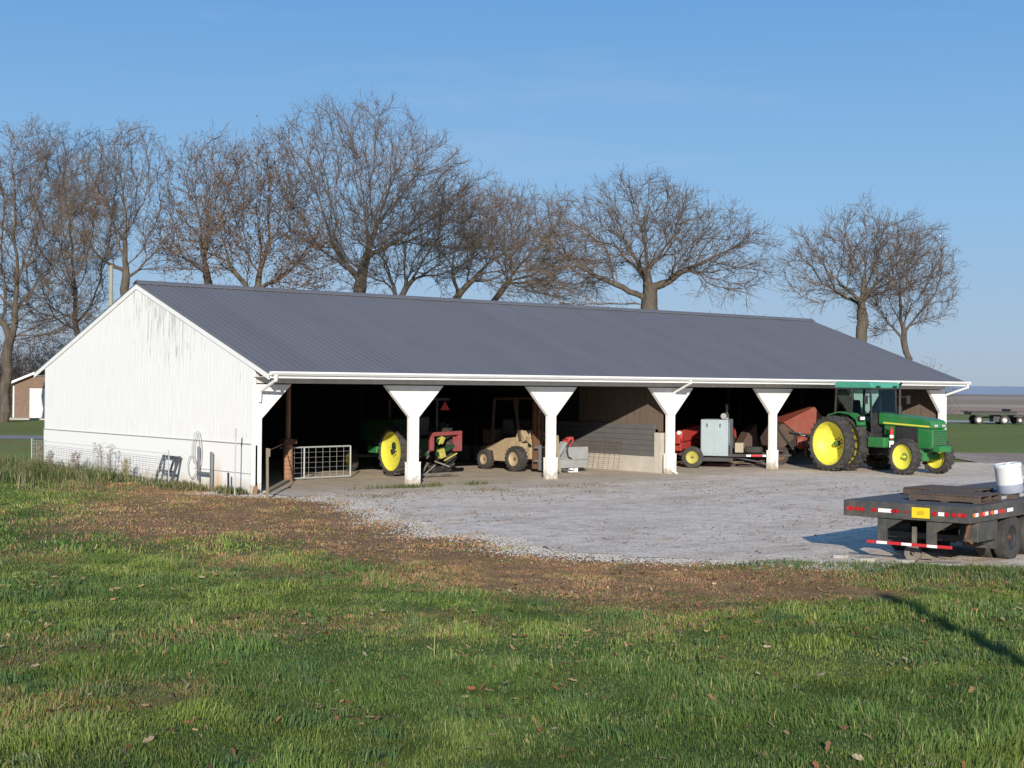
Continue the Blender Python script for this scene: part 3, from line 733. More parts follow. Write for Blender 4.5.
# ------------------------------------------------------------------ large green tractor
def big_tractor():
    t = thing('tractor', 'large green cab tractor with yellow dual rear wheels at the right end bay', 'tractor', (22.75, -1.96, .012), -1.70)
    for sy in (-1, 1):
        wheel(t, 'rear_wheel', (0, sy*1.50, .95), .95, .42, .74, M['yellow'], sy, 24, dish=.46, hubm=M['rust'], lug=.045)
        wheel(t, 'rear_wheel', (0, sy*.82, .95), .95, .42, .74, M['yellow'], sy, 24, dish=.12, hubm=M['rust'], lug=.045)
        wheel(t, 'front_wheel', (2.6, sy*.78, .60), .60, .36, .41, M['yellow'], sy, 18, dish=.10, hubm=M['yellow'], lug=.04, backm=M['yellow'])
    mb = MB(); mb.cyl((0, -1.36, .95), (0, 1.36, .95), .075, n=14); mb.b(-.35, .45, -.42, .42, .62, 1.25); mb.cyl((0, -.7, .95), (0, .7, .95), .18, n=16)
    mb.build('rear_axle', M['green'], t, bevel=.02)
    mb = MB(); mb.b(.4, 2.5, -.27, .27, .58, 1.05); mb.b(1.2, 2.3, -.3, .3, .95, 1.3); mb.cyl((1.4, -.35, .8), (1.4, .35, .8), .2, n=16)
    mb.b(-.95, -.3, -.05, .05, .38, .44); mb.b(-.75, -.3, -.3, -.22, .5, .62); mb.b(-.75, -.3, .22, .3, .5, .62)
    mb.build('chassis', M['black'], t, bevel=.02)
    mb = MB(); mb.b(2.47, 2.73, -.66, .66, .5, .68); mb.b(2.4, 2.8, -.16, .16, .45, .85)
    for sy in (-1, 1): mb.cyl((2.6, sy*.60, .6), (2.6, sy*.80, .6), .14, n=14); mb.beam((2.35, sy*.2, .62), (2.35, sy*.62, .60), .05)
    mb.build('front_axle', M['green'], t, bevel=.02)
    # hood
    mb = MB()
    mb.prism([(1.02, 1.62), (3.32, 1.52), (3.36, 1.66), (3.28, 1.80), (2.9, 1.87), (1.02, 2.02)], 'y', -.36, .36)
    mb.build('hood', M['green'], t, bevel=.05)
    mb = MB(); mb.prism([(2.72, .88), (3.30, .88), (3.36, 1.0), (3.36, 1.51), (2.72, 1.545)], 'y', -.34, .34); mb.b(3.3, 3.62, -.28, .28, .78, .98); mb.b(2.2, 2.8, -.36, .36, .72, .9)
    mb.build('nose', M['green'], t, bevel=.03)
    mb = MB()
    for k in range(9): mb.b(3.355, 3.37, -.3, .3, 1.0+k*.055, 1.02+k*.055)
    mb.build('front_grille', M['black'], t)
    mb = MB(); mb.b(1.75, 2.71, -.325, .325, .98, 1.57)
    mb.build('side_grille', M['black'], t, bevel=.01)
    mb = MB(); mb.b(1.25, 1.74, -.30, .30, 1.05, 1.6); mb.cyl((1.5, -.34, 1.3), (1.5, .34, 1.3), .12, n=12); mb.tube([(1.3, -.33, 1.5), (1.6, -.38, 1.42), (1.72, -.34, 1.2)], .03)
    mb.build('engine', M['green'], t, bevel=.02)
    mb = MB()
    for sy in (-1, 1):
        mb.add([(1.25, sy*.363, 1.655), (3.25, sy*.363, 1.575), (3.25, sy*.363, 1.625), (1.25, sy*.363, 1.705), (1.25, sy*.355, 1.655), (3.25, sy*.355, 1.575), (3.25, sy*.355, 1.625), (1.25, sy*.355, 1.705)], [(0,1,2,3),(7,6,5,4),(0,4,5,1),(3,2,6,7),(0,3,7,4),(1,5,6,2)])
    mb.build('stripe', M['yellow'], t)
    for y0_ in (-.26, .1): mb = MB(); mb.b(3.355, 3.372, y0_, y0_+.16, 1.59, 1.67); mb.build('headlight', M['galv'], t)
    # exhaust and air stack
    mb = MB(); mb.cyl((1.75, -.12, 1.9), (1.75, -.12, 2.25), .075, n=14); mb.cyl((1.75, -.12, 2.25), (1.75, -.12, 2.95), .04, n=12); mb.cyl((1.75, -.12, 2.95), (1.82, -.12, 3.02), .04, n=12)
    mb.build('exhaust_pipe', M['black'], t, smooth=True)
    # cab
    mb = MB()
    cx0, cx1, cw = -.72, .98, .70
    mb.b(cx0, cx1, -cw, cw, 1.02, 1.32); mb.b(-.75, -.2, -.6, .6, 1.3, 1.75)
    mb.build('cab_floor', M['black'], t, bevel=.02)
    mb = MB()
    for sy in (-1, 1):
        mb.beam((cx0+.04, sy*cw, 1.3), (cx0+.10, sy*(cw-.03), 2.84), .07); mb.beam((cx1-.03, sy*(cw-.12), 1.3), (cx1-.10, sy*(cw-.1), 2.84), .06)
        mb.beam((.12, sy*(cw+.0), 1.3), (.12, sy*(cw-.03), 2.84), .075); mb.beam((cx0, sy*cw, 1.33), (cx1, sy*(cw-.10), 1.33), .06)
        mb.beam((cx0+.1, sy*(cw-.03), 2.82), (cx1-.1, sy*(cw-.1), 2.82), .06)
    mb.beam((cx0+.04, -cw, 1.75), (cx0+.04, cw, 1.75), .05); mb.beam((cx1-.05, -.6, 2.82), (cx1-.05, .6, 2.82), .06)
    mb.build('cab_frame', M['black'], t, bevel=.01)
    mb = MB()
    for sy in (-1, 1):
        mb.add([(cx0+.08, sy*cw, 1.36), (.08, sy*cw, 1.36), (.08, sy*(cw-.03), 2.8), (cx0+.12, sy*(cw-.03), 2.8)], [(0,1,2,3)])
        mb.add([(.16, sy*cw, 1.36), (cx1-.05, sy*(cw-.11), 1.36), (cx1-.12, sy*(cw-.11), 2.8), (.16, sy*(cw-.03), 2.8)], [(0,1,2,3)])
    mb.add([(cx1-.03, -.57, 2.0), (cx1-.03, .57, 2.0), (cx1-.10, .58, 2.8), (cx1-.10, -.58, 2.8)], [(0,1,2,3)])
    mb.add([(cx0+.06, -.66, 1.78), (cx0+.06, .66, 1.78), (cx0+.11, .64, 2.8), (cx0+.11, -.64, 2.8)], [(0,1,2,3)])
    mb.build('window', M['glass'], t, fix=False)
    mb = MB(); mb.b(cx1-.06, cx1-.03, -.57, .57, 1.33, 1.98); mb.b(.17, cx1-.08, -cw-.006, -cw+.004, 1.0, 1.36); mb.build('firewall', M['black'], t)
    mb = MB(); mb.prism([(cx0+.02, 2.83), (cx1+.03, 2.83), (cx1+.06, 2.90), (cx1-.04, 3.03), (cx0+.1, 3.06), (cx0, 2.95)], 'y', -.69, .69)
    mb.build('cab_roof', M['teal'], t, bevel=.04)
    for y0_ in (-.5, .3): mb = MB(); mb.b(cx1+.055, cx1+.08, y0_, y0_+.2, 2.86, 2.92); mb.build('work_light', M['black'], t)
    mb = MB(); mb.b(-.35, .1, -.25, .25, 1.35, 1.85); mb.box((-.38, 0, 2.1), (.12, .48, .65), ry=-.12); mb.build('seat', M['seat'], t, bevel=.05)
    mb = MB(); mb.lathe([(.19, -.012), (.205, 0), (.19, .012), (.178, 0)], (.52, 0, 2.05), (-.5, 0, .86), 24, True); mb.cyl((.72, 0, 1.5), (.53, 0, 2.03), .03); mb.build('steering_wheel', M['black'], t)
    # fenders
    for sy in (-1, 1):
        mb = MB()
        pts = [(-.98, 1.35), (-.92, 1.6), (-.6, 1.92), (-.1, 2.03), (.4, 1.98), (.72, 1.80), (.80, 1.6)]
        pin = [(x*.96, z-.035) for x, z in pts]
        mb.prism(pts+pin[::-1], 'y', min(sy*.70, sy*1.10), max(sy*.70, sy*1.10))
        mb.prism([(-.9, 1.3), (-.85, 1.6), (-.55, 1.88), (0, 1.98), (.4, 1.94), (.7, 1.75), (.76, 1.3)], 'y', min(sy*.695, sy*.725), max(sy*.695, sy*.725))
        mb.build('fender', M['green'], t)
    for sy in (-1, 1):
        mb = MB(); mb.b(.80, .90, sy*.98-.12, sy*.98+.12, 1.74, 1.9); o = mb.build('lamp_housing', M['black'], t, bevel=.01)
        mb = MB(); mb.b(.90, .91, sy*.98-.10, sy*.98-.01, 1.77, 1.87); mb.b(.90, .91, sy*.98+.01, sy*.98+.10, 1.77, 1.87); mb.build('lens', M['lamp'], o)
    # steps and fuel tank
    mb = MB(); mb.b(1.0, 1.75, -.86, -.42, .86, 1.2); mb.build('fuel_tank', M['green'], t, bevel=.05)
    mb = MB()
    for k in range(3): mb.b(.45, .85, -.95, -.68, .5+.27*k, .53+.27*k)
    mb.b(.44, .46, -.95, -.72, .5, 1.1); mb.b(.84, .86, -.95, -.72, .5, 1.1); mb.build('step', M['black'], t)
    mb = MB(); mb.cyl((1.86, -.62, 1.15), (1.86, -.62, 1.48), .065, n=14); mb.cyl((1.86, -.62, 1.48), (1.86, -.62, 1.56), .025, n=8); o = mb.build('fire_extinguisher', M['taper'], t, smooth=True)
    mb = MB(); mb.cyl((1.86, -.62, 1.19), (1.86, -.62, 1.29), .067, n=14); mb.build('band', M['tapew'], o)
    mb = MB(); mb.b(1.84, 1.9, -.72, -.54, .86, 1.10); mb.build('filter', M['tapew'], t, bevel=.02)
    for pts_ in ([(1.1, -.3, 1.1), (1.5, -.36, .95), (2.1, -.34, .9), (2.4, -.3, .75)], [(-.5, .1, .8), (-.8, .15, 1.0), (-.95, .12, .75)], [(-.5, -.1, .8), (-.85, -.15, .95), (-1.0, -.1, .7)]):
        mb = MB(); mb.tube(pts_, .018, 6); mb.build('hydraulic_hose', M['black'], t)
    for sy in (-1, 1):
        mb = MB(); mb.beam((.95, sy*.62, 2.55), (1.08, sy*1.0, 2.55), .02); mb.box((1.08, sy*1.02, 2.45), (.03, .17, .28)); mb.build('mirror', M['black'], t)
big_tractor()

# ------------------------------------------------------------------ small green tractor in bays one and two (nose inwards)
def small_tractor():
    t = thing('tractor', 'older green tractor with yellow rims parked nose-in behind the leftmost white post', 'tractor', (7.75, 3.55, .03), R(85))
    for sy in (-1, 1):
        wheel(t, 'rear_wheel', (0, sy*.80, .76 if sy > 0 else .82), .76 if sy > 0 else .82, .34, .60, M['yellow'], sy, 20, dish=.10, hubm=M['black'], lug=.05)
        wheel(t, 'front_wheel', (2.9, sy*.72, .36), .36, .2, .21, M['yellow'], sy, 0, dish=.05)
    mb = MB(); mb.cyl((0, -.85, .93), (0, .85, .93), .11); mb.b(-.35, 1.1, -.25, .25, .6, 1.15); mb.b(1.0, 2.9, -.2, .2, .65, 1.0); mb.b(2.65, 2.85, -.65, .65, .45, .55)
    mb.beam((2.75, -.6, .4), (2.75, -.6, .7), .06); mb.beam((2.75, .6, .4), (2.75, .6, .7), .06)
    mb.build('chassis', M['shade_green'], t, bevel=.02)
    mb = MB(); mb.prism([(.95, 1.0), (3.1, 1.0), (3.15, 1.1), (3.12, 1.6), (3.0, 1.66), (.95, 1.72)], 'y', -.3, .3); mb.build('hood', M['shade_green'], t, bevel=.05)
    mb = MB(); mb.b(.95, 1.5, .5, .9, .66, .88); mb.build('platform', M['green'], t, bevel=.03)
    mb = MB()
    for sy in (-1, 1):
        mb.beam((-.3, sy*.5, 1.1), (-.32, sy*.5, 2.35), .07)
    mb.beam((-.32, -.95, 2.35), (-.32, .5, 2.35), .07)
    mb.build('roll_bar', M['black'], t)
    mb = MB(); mb.b(-.3, .2, -.25, .25, 1.25, 1.4); mb.box((-.3, 0, 1.6), (.1, .45, .45), ry=-.1); mb.build('seat', M['seat'], t, bevel=.04)
    mb = MB(); mb.cyl((1.7, 0, 1.6), (1.7, 0, 2.3), .035); mb.build('exhaust_pipe', M['rust'], t)
    mb = MB(); mb.prism([(-.92, 2.02), (-.58, 2.02), (-.75, 2.30)], 'x', -.40, -.388); o = mb.build('warning_triangle', M['smv'], t)
    return t
small_tractor()

# red three-point implement behind it
t = thing('hitch_implement', 'red steel frame implement with yellow and green parts hitched behind the left green tractor', 'implement', (7.98, 2.45, .03), PI/2)
mb = MB(); mb.beam((0, -.55, .78), (0, -.55, 1.3), .16, .12); mb.beam((0, .50, .80), (0, .50, 1.34), .14, .12); mb.beam((0, -.62, 1.34), (0, .55, 1.30), .15, .12); mb.beam((0, .5, 1.38), (.2, .38, 1.2), .08); mb.box((0, -.42, 1.0), (.1, .2, .45))
mb.build('frame', M['oldred'], t, bevel=.02)
mb = MB(); mb.box((.05, .12, 1.12), (.2, .16, .22), rx=.5); mb.box((-.05, .16, .72), (.15, .22, .28), rx=-.3); mb.beam((0, .0, 1.2), (-.02, .25, 1.0), .06); mb.beam((-.1, .1, .5), (-.1, -.4, .72), .05); mb.build('gearbox', M['oldyellow'], t, bevel=.03)
mb = MB(); mb.beam((0, -.35, .95), (-.05, .35, .7), .1); mb.beam((0, .3, 1.1), (.1, -.3, 1.25), .06); mb.cyl((0, -.1, .9), (.5, -.1, .8), .05); mb.build('arm', M['shade_green'], t)
mb = MB()
rr = random.Random(4)
for k in range(7):
    a_ = (.0+rr.uniform(-.3, .2), .45+rr.random()*.6, .25+rr.random()*.65); mb.beam(a_, (a_[0]+rr.uniform(-.4, .3), a_[1]+rr.uniform(-.4, .4), a_[2]-rr.random()*.4), .06, .04)
mb.beam((0, -.5, .12), (0, 1.0, .10), .10, .06)
mb.build('tine_bar', M['rust2'], t)

# ------------------------------------------------------------------ beige forklift
def forklift():
    t = thing('forklift', 'old beige rough-terrain forklift parked facing out in the shade of the second bay', 'forklift', (12.2, 3.40, .03), -PI/2)
    # local x forward (out of the shed)
    for sy in (-1, 1):
        wheel(t, 'front_wheel', (0, sy*.58, .42), .42, .32, .24, M['beige'], sy, 18, dish=.06, hubm=M['rust'], lug=.03)
        wheel(t, 'rear_wheel', (-1.65, sy*.52, .34), .34, .24, .18, M['beige'], sy, 14, dish=.04, hubm=M['rust'], lug=.025)
    mb = MB()
    mb.prism([(-1.95, .42), (-1.9, .78), (-1.35, .84), (-.75, 1.06), (-.1, 1.12), (.12, .9), (.1, .62), (-.45, .62), (-.5, .30), (-1.28, .30), (-1.35, .62), (-1.8, .62), (-1.85, .42)], 'y', -.48, .48)
    mb.build('body', M['beige'], t, bevel=.03)
    mb = MB(); mb.prism([(-.25, 1.1), (-.1, 1.38), (.05, 1.38), (.3, 1.0), (.1, .95)], 'y', -.42, -.36); mb.prism([(-.25, 1.1), (-.1, 1.38), (.05, 1.38), (.3, 1.0), (.1, .95)], 'y', .36, .42); mb.b(-.1, .05, -.36, .36, 1.1, 1.34)
    mb.build('cowl', M['beige'], t, bevel=.02)
    mb = MB(); mb.b(-1.9, -1.3, -.48, .48, .84, 1.35); mb.build('engine_cover', M['brown'], t, bevel=.05)
    mb = MB()
    for sy in (-.5, .5):
        mb.beam((-1.35, sy, .85), (-1.25, sy, 2.35), .07); mb.beam((.1, sy, 1.0), (-.22, sy, 2.35), .07); mb.beam((-1.3, sy, 2.35), (-.15, sy, 2.35), .07)
    for k in range(6): mb.beam((-1.25+k*.21, -.5, 2.38), (-1.25+k*.21, .5, 2.38), .05, .03)
    mb.build('overhead_guard', M['brown'], t)
    mb = MB(); mb.b(-1.1, -.6, -.25, .25, 1.02, 1.16); mb.box((-1.12, 0, 1.42), (.1, .45, .5), ry=-.1); mb.build('seat', M['seat'], t, bevel=.03)
    mb = MB(); mb.lathe([(.17, -.01), (.185, 0), (.17, .01), (.16, 0)], (-.35, 0, 1.5), (-.4, 0, .9), 20, True); mb.cyl((-.1, 0, 1.2), (-.34, 0, 1.5), .025); mb.build('steering_wheel', M['black'], t)
    mb = MB()
    for sy in (-.30, .36): mb.b(.52, .64, sy-.05, sy+.05, .12, 2.3); mb.b(.66, .74, sy*.8-.035, sy*.8+.035, .12, 2.2)
    mb.b(.54, .62, -.36, .36, 2.2, 2.3); mb.b(.54, .62, -.36, .36, 1.2, 1.28); mb.cyl((.6, 0, .2), (.6, 0, 2.1), .04)
    mb.build('mast', M['rust'], t)
    mb = MB(); mb.beam((.1, -.47, .95), (.6, -.47, 1.15), .05); mb.prism([(.42, .95), (.5, 1.28), (.58, .9)], 'y', -.46, -.4); mb.b(.3, .5, -.42, .42, .42, .8); mb.build('mast_bracket', M['beige'], t, bevel=.015)
    mb = MB(); mb.b(.76, .82, -.5, .5, .35, .42); mb.b(.76, .82, -.5, .5, .78, .85)
    for sy in (-.3, .3): mb.b(.82, .86, sy-.06, sy+.06, .08, .9); mb.b(.86, 1.75, sy-.06, sy+.06, .08, .12)
    mb.build('fork', M['steel'], t)
    mb = MB(); mb.tube([(.1, .2, .9), (.4, .22, 1.1), (.55, .15, 1.6), (.58, .1, 2.1)], .015, 6); mb.build('hydraulic_hose', M['black'], t)
    mb = MB(); mb.cyl((-.1, .52, 1.95), (-.02, .52, 1.95), .04, n=12); mb.build('lamp', M['lamp'], t)
forklift()

# ------------------------------------------------------------------ grey tank with red pump, beside the partition
t = thing('fuel_tank', 'low grey steel fuel tank with a red pump beside the second white post', 'tank', (12.95, 2.6, .03), 0)
mb = MB(); mb.b(-.62, .72, -.4, .4, .14, .42); mb.b(-.2, .72, -.42, .42, .42, .82); mb.b(-.22, .74, -.44, .44, .40, .44); mb.build('tank', M['tank'], t, bevel=.03)
mb = MB(); mb.prism([(-.75, .35), (-.65, .30), (-.12, .95), (-.22, 1.0)], 'y', -.35, -.1); mb.build('chute', M['tank'], t, bevel=.01)
mb = MB(); mb.cyl((.08, -.2, .82), (.08, -.2, .95), .06); mb.lathe([(0, -.06), (.09, -.06), (.12, -.03), (.12, .03), (.09, .06), (0, .06)], (.12, -.2, 1.03), (.4, 1, 0), 14); mb.box((.0, -.15, .98), (.24, .14, .10), ry=.3); mb.cyl((.02, -.2, 1.0), (.02, -.2, 1.14), .03); mb.beam((-.1, -.2, 1.1), (.22, -.22, 1.12), .04); mb.build('pump', M['red'], t)
mb = MB(); mb.tube([(.1, -.3, 1.05), (-.1, -.42, 1.0), (-.25, -.46, .75), (-.2, -.46, .5), (-.05, -.46, .45)], .025); mb.build('pump_hose', M['black'], t)
for sx, sy in ((.05, -.3), (.26, -.3), (.05, .3), (.26, .3), (-.45, 0)): mb = MB(); mb.b(sx-.06, sx+.06, sy-.06, sy+.06, 0, .14); mb.build('foot', M['tapew'], t)
t = thing('plank', 'short pale upright board standing just right of the second white post', 'board', (12.1, 1.9, .03), .2)
mb = MB(); mb.box((0, 0, .62), (.14, .03, 1.2), rx=-.1); mb.build('board', M['palepost'], t)

# wire mesh panel leaning on partition
t = thing('mesh_panel', 'wire mesh panel leaning against the grey tin partition', 'panel', (14.95, 3.1, .03), 0)
mb = MB()
for k in range(9): mb.cyl((.0, -1.0+k*.25, 0), (.17, -1.0+k*.25, .95), .0045, n=4)
for k in range(8): mb.cyl((.17*k/7, -1.0, .95*k/7), (.17*k/7, 1.0, .95*k/7), .0045, n=4)
mb.build('mesh', M['rust'], t)

# ------------------------------------------------------------------ generator trailer
t = thing('generator_trailer', 'pale grey enclosed generator on a dark two-wheel trailer between the third and fourth posts', 'generator', (19.25, 2.25, .03), R(-55))
# local: x towards tongue, y left; box centre near (0,.)
for sy in (-1, 1): wheel(t, 'wheel', (-.25, sy*.92, .37), .37, .22, .22, M['oldyellow'], sy, 0, dish=.05, hubm=M['rust'])
mb = MB()
for sy in (-.6, .6): mb.b(-.75, 1.5, sy-.04, sy+.04, .40, .50)
mb.b(-.75, -.67, -.6, .6, .40, .5); mb.b(1.42, 1.5, -.6, .6, .4, .5); mb.beam((1.45, -.6, .45), (2.75, 0, .45), .08, .10); mb.beam((1.45, .6, .45), (2.75, 0, .45), .08, .10); mb.b(2.7, 3.05, -.04, .04, .43, .5)
mb.cyl((-.25, -.9, .37), (-.25, .9, .37), .035); mb.beam((1.0, -.5, .40), (2.5, -.1, .14), .05); mb.b(-.6, 1.1, -.5, .5, .22, .40)
mb.build('frame', M['black'], t, bevel=.008)
mb = MB(); mb.b(.0, .95, -.72, .72, .42, 1.68); mb.build('enclosure', M['genset'], t, bevel=.02)
for k in range(2):
    mb = MB(); mb.b(.03+k*.45, .46+k*.45, -.732, -.72, .5, 1.62); o = mb.build('door', M['genset'], t, bevel=.004)
    mb = MB(); mb.b(.2+k*.45, .24+k*.45, -.75, -.732, 1.42, 1.54); mb.build('handle', M['black'], o)
mb = MB()
for k in range(14): mb.box((.962, 0, .90+k*.05), (.012, 1.05, .030), ry=.5)
mb.build('louvre', M['galv'], t)
mb = MB(); mb.b(.95, .965, -.62, -.2, .50, .78); mb.build('control_panel', M['black'], t)
mb = MB(); mb.cyl((.75, -.42, 1.80), (.75, .35, 1.80), .10, n=18); mb.b(.65, .85, -.2, -.15, 1.66, 1.76); mb.b(.65, .85, .15, .2, 1.66, 1.76); mb.tube([(.75, .3, 1.80), (.75, .46, 1.82), (.75, .50, 2.12), (.75, .40, 2.2)], .045); mb.build('muffler', M['steel'], t, smooth=True)
mb = MB(); mb.b(1.1, 1.4, -.0, .5, .52, .86); mb.build('battery_box', mat('tan_box', (.36, .31, .22), .7), t, bevel=.02)
mb = MB(); mb.lathe([(.12, -.1), (.28, -.11), (.33, -.06), (.33, .06), (.28, .11), (.12, .1)], (1.75, 0, .63), (0, 0, 1), 28); mb.build('spare_tyre', M['tyre'], t, smooth=True)
mb = MB(); mb.b(2.55, 2.61, -.12, -.06, .02, 1.0); mb.b(2.5, 2.66, -.17, -.01, 0, .03); mb.cyl((2.58, -.09, 1.0), (2.58, -.25, 1.02), .015); mb.build('jack_stand', M['black'], t)
for (m_, a0, a1) in ((M['taper'], -.2, .05), (M['tapew'], .06, .25), (M['taper'], .26, .42), (M['tapew'], .43, .6)):
    mb = MB(); mb.b(a0, a1, -.648, -.642, .42, .48); mb.build('tape', m_, t)
for (m_, a0, a1) in ((M['tapew'], 0, .14), (M['taper'], .15, .50), (M['tapew'], .51, .72), (M['taper'], .73, 1)):
    q0 = Vector((1.55, -.60, .45)).lerp(Vector((2.6, -.115, .45)), a0); q1 = Vector((1.55, -.60, .45)).lerp(Vector((2.6, -.115, .45)), a1)
    off = Vector((.42, -.9, 0)).normalized()*.047
    mb = MB(); mb.beam(q0+off, q1+off, .006, .065); mb.build('tape', m_, t)

# ------------------------------------------------------------------ red tractor behind it
t = thing('tractor', 'small red tractor in the shadows behind the generator trailer', 'tractor', (21.55, 4.3, .03), PI+.25)
for sy in (-1, 1):
    wheel(t, 'rear_wheel', (0, sy*.8, .7), .7, .32, .42, M['taper'], sy, 18, dish=.06, lug=.04)
    wheel(t, 'front_wheel', (1.9, sy*.6, .34), .34, .17, .19, M['taper'], sy, 0, dish=.04)
mb = MB(); mb.b(-.3, .9, -.22, .22, .5, 1.0); mb.b(.8, 2.1, -.18, .18, .55, .85); mb.b(1.8, 2.0, -.6, .6, .35, .45); mb.cyl((0, -.7, .7), (0, .7, .7), .09); mb.build('chassis', M['red'], t, bevel=.02)
mb = MB(); mb.prism([(.6, .95), (2.15, .80), (2.25, .95), (2.18, 1.2), (1.9, 1.32), (.6, 1.45)], 'y', -.27, .27); mb.build('hood', M['red'], t, bevel=.06)
mb = MB(); mb.b(2.2, 2.3, -.22, .22, .75, 1.15); mb.b(2.2, 2.35, -.3, .3, .5, .65); mb.build('grille', M['red'], t, bevel=.02)
for sy in (-.2, .2):
    mb = MB(); mb.cyl((2.25, sy, 1.15), (2.33, sy, 1.15), .075, n=12); mb.build('headlight', M['lamp'], t)
mb = MB(); mb.b(-.3, .1, -.22, .22, 1.1, 1.2); mb.box((-.3, 0, 1.4), (.08, .4, .4)); mb.build('seat', M['seat'], t)
for sy in (-1, 1): mb = MB(); mb.prism([(-.7, .9), (-.65, 1.2), (-.3, 1.42), (.25, 1.42), (.55, 1.2), (.5, 1.17), (.22, 1.38), (-.28, 1.38), (-.6, 1.18), (-.66, .9)], 'y', min(sy*.6, sy*.96), max(sy*.6, sy*.96)); mb.build('fender', M['red'], t)

# ------------------------------------------------------------------ red implement behind the big tractor
t = thing('hay_machine', 'faded red farm implement with a tilted sheet-metal hood behind the large green tractor', 'implement', (23.7, 1.6, .03), R(-20))
mb = MB(); mb.prism([(-.95, 1.55), (.35, 2.12), (.95, 1.45), (.85, 1.12), (-.35, 1.10)], 'y', -.5, .6); mb.build('hood', M['dullred'], t, bevel=.03)
mb = MB(); mb.prism([(-1.55, .7), (-1.35, 1.15), (-.95, 1.5), (-.5, 1.52), (-.45, .95), (-.9, .6)], 'y', -.42, .5); mb.build('side_cover', M['brown'], t, bevel=.04)
mb = MB(); mb.prism([(-2.3, .55), (-1.95, 1.12), (-1.6, 1.5), (-1.5, .6)], 'y', .3, .9); mb.build('canvas_guard', M['brown'], t, bevel=.04)
mb = MB(); mb.cyl((-2.25, .25, .62), (-2.18, .25, .62), .08, n=12); mb.build('reflector', M['amber'], t)
mb = MB(); mb.beam((-2.2, .1, .38), (1.2, .1, .38), .12); mb.beam((-1.3, -.45, 1.5), (-.45, -.5, .45), .07); mb.beam((-.7, -.52, 1.2), (.6, -.52, 1.0), .06); mb.beam((.5, -.5, 1.2), (.2, -.5, .4), .08); mb.cyl((-1.0, -.6, .45), (-1.0, .7, .45), .05); mb.b(-.6, .7, -.4, .5, .55, 1.1)
mb.build('frame', M['black'], t)
mb = MB(); mb.lathe([(0, -.2), (.2, -.2), (.26, 0), (.16, .25), (0, .28)], (-.2, -.5, .82), (1, -.3, -.1), 16); mb.cyl((-.05, -.52, .7), (-.05, -.52, .3), .05); mb.build('gearbox', M['dullred'], t)
mb = MB(); mb.box((-.2, -.535, 1.12), (.28, .02, .07), ry=.2); mb.box((.55, -.535, 1.1), (.3, .02, .07), ry=-.35); mb.box((.78, -.52, 1.32), (.07, .02, .14)); mb.build('tape', M['tapew'], t)
for y_ in (-.30, .75): wheel(t, 'wheel', (-1.0, y_, .36), .36, .2, .2, M['rust'], -1 if y_ < 0 else 1, 0, dish=.04)

# ------------------------------------------------------------------ gate and round post in the first bay
t = thing('wire_gate', 'white pipe-framed wire mesh gate standing across the first bay', 'gate', (3.05, 3.42, .03), math.atan2(.25, 2.3))
mb = MB(); gl = 2.35; rr_ = .024
for x in (.0, .62, gl): mb.cyl((x, 0, .06), (x, 0, .95), rr_, n=8)
mb.cyl((-.25, 0, .95), (gl, 0, .95), rr_, n=8); mb.cyl((0, 0, .06), (gl, 0, .06), rr_, n=8)
mb.build('frame', M['galv'], t)
mb = MB()
for k in range(1, 9): mb.cyl((gl*k/9, 0, .06), (gl*k/9, 0, .95), .003, n=4)
for k in range(1, 6): mb.cyl((0, 0, .06+.148*k), (gl, 0, .06+.148*k), .003, n=4)
mb.build('mesh', M['galv'], t)
t = thing('wooden_post', 'round orange-brown wooden post wrapped in wire at the left end of the gate', 'post', (3.0, 3.30, .03))
mb = MB(); mb.cyl((0, 0, 0), (0, 0, 1.22), .15, .14, 14); mb.cyl((0, 0, 1.22), (0, 0, 4.0), .075, .07, 10); mb.build('pole', M['postwood'], t, smooth=True)
mb = MB()
for k in range(9): mb.lathe([(.150, -.006), (.158, 0), (.150, .006)], (0, 0, .1+k*.12), (0, 0, 1), 16)
mb.b(-.2, .2, -.17, .17, 1.08, 1.2)
mb.build('wire_band', M['rust'], t)
t = thing('fence_post', 'thin grey wooden post standing at the open left corner of the shed', 'post', (-.62, -1.75, 0))
mb = MB(); mb.box((0, 0, .60), (.055, .055, 1.3), rx=.01, ry=-.02); mb.box((.03, 0, 1.14), (.06, .08, .2)); mb.build('post', M['greypost'], t, bevel=.01)
mb = MB(); mb.cyl((.02, .03, 1.18), (3.5, 5.0, 1.12), .014, n=6); mb.build('wire', M['rust'], t)
t = thing('plank', 'long pale plank lying on the ground between the corner and the round post', 'board', (1.5, 1.35, .045), R(52))
mb = MB(); mb.box((0, 0, .03), (4.6, .14, .05)); mb.build('board', M['palepost'], t)

# ------------------------------------------------------------------ things along the gable
t = thing('wire_fence', 'low woven wire fence standing close to the white gable wall', 'fence', (-.55, 0, 0))
mb = MB()
for k in range(8): mb.cyl((0, 3.6, .08+k*.115), (0, 13.2, .12+k*.115), .005, n=4)
for k in range(49): mb.cyl((0, 3.6+k*.2, .02), (0, 3.6+k*.2, .93), .004, n=4)
mb.build('mesh', M['galv'], t)
for y in (3.6, 8.4, 13.2):
    mb = MB(); mb.beam((0, y, -.1), (0, y, .98), .025); mb.build('post', M['galv'], t)
t = thing('slatted_rack', 'dark grey slatted rack leaning against the white gable wall', 'frame', (-.5, 4.15, 0), R(0))
mb = MB(); tilt = .42
def FP(y, h): return (h*math.sin(tilt)*.9, y, h*math.cos(tilt))
for y in (-.52, .42): mb.beam(FP(y, 0), FP(y+.06, .88), .07, .06)
for h in (.05, .42, .84): mb.beam(FP(-.5, h), FP(.46, h+.01), .10, .05)
mb.beam(FP(-.25, .05), FP(-.2, .84), .05); mb.build('slats', mat('grey_board', (.07, .066, .07), .8, var=.3), t, bevel=.01)
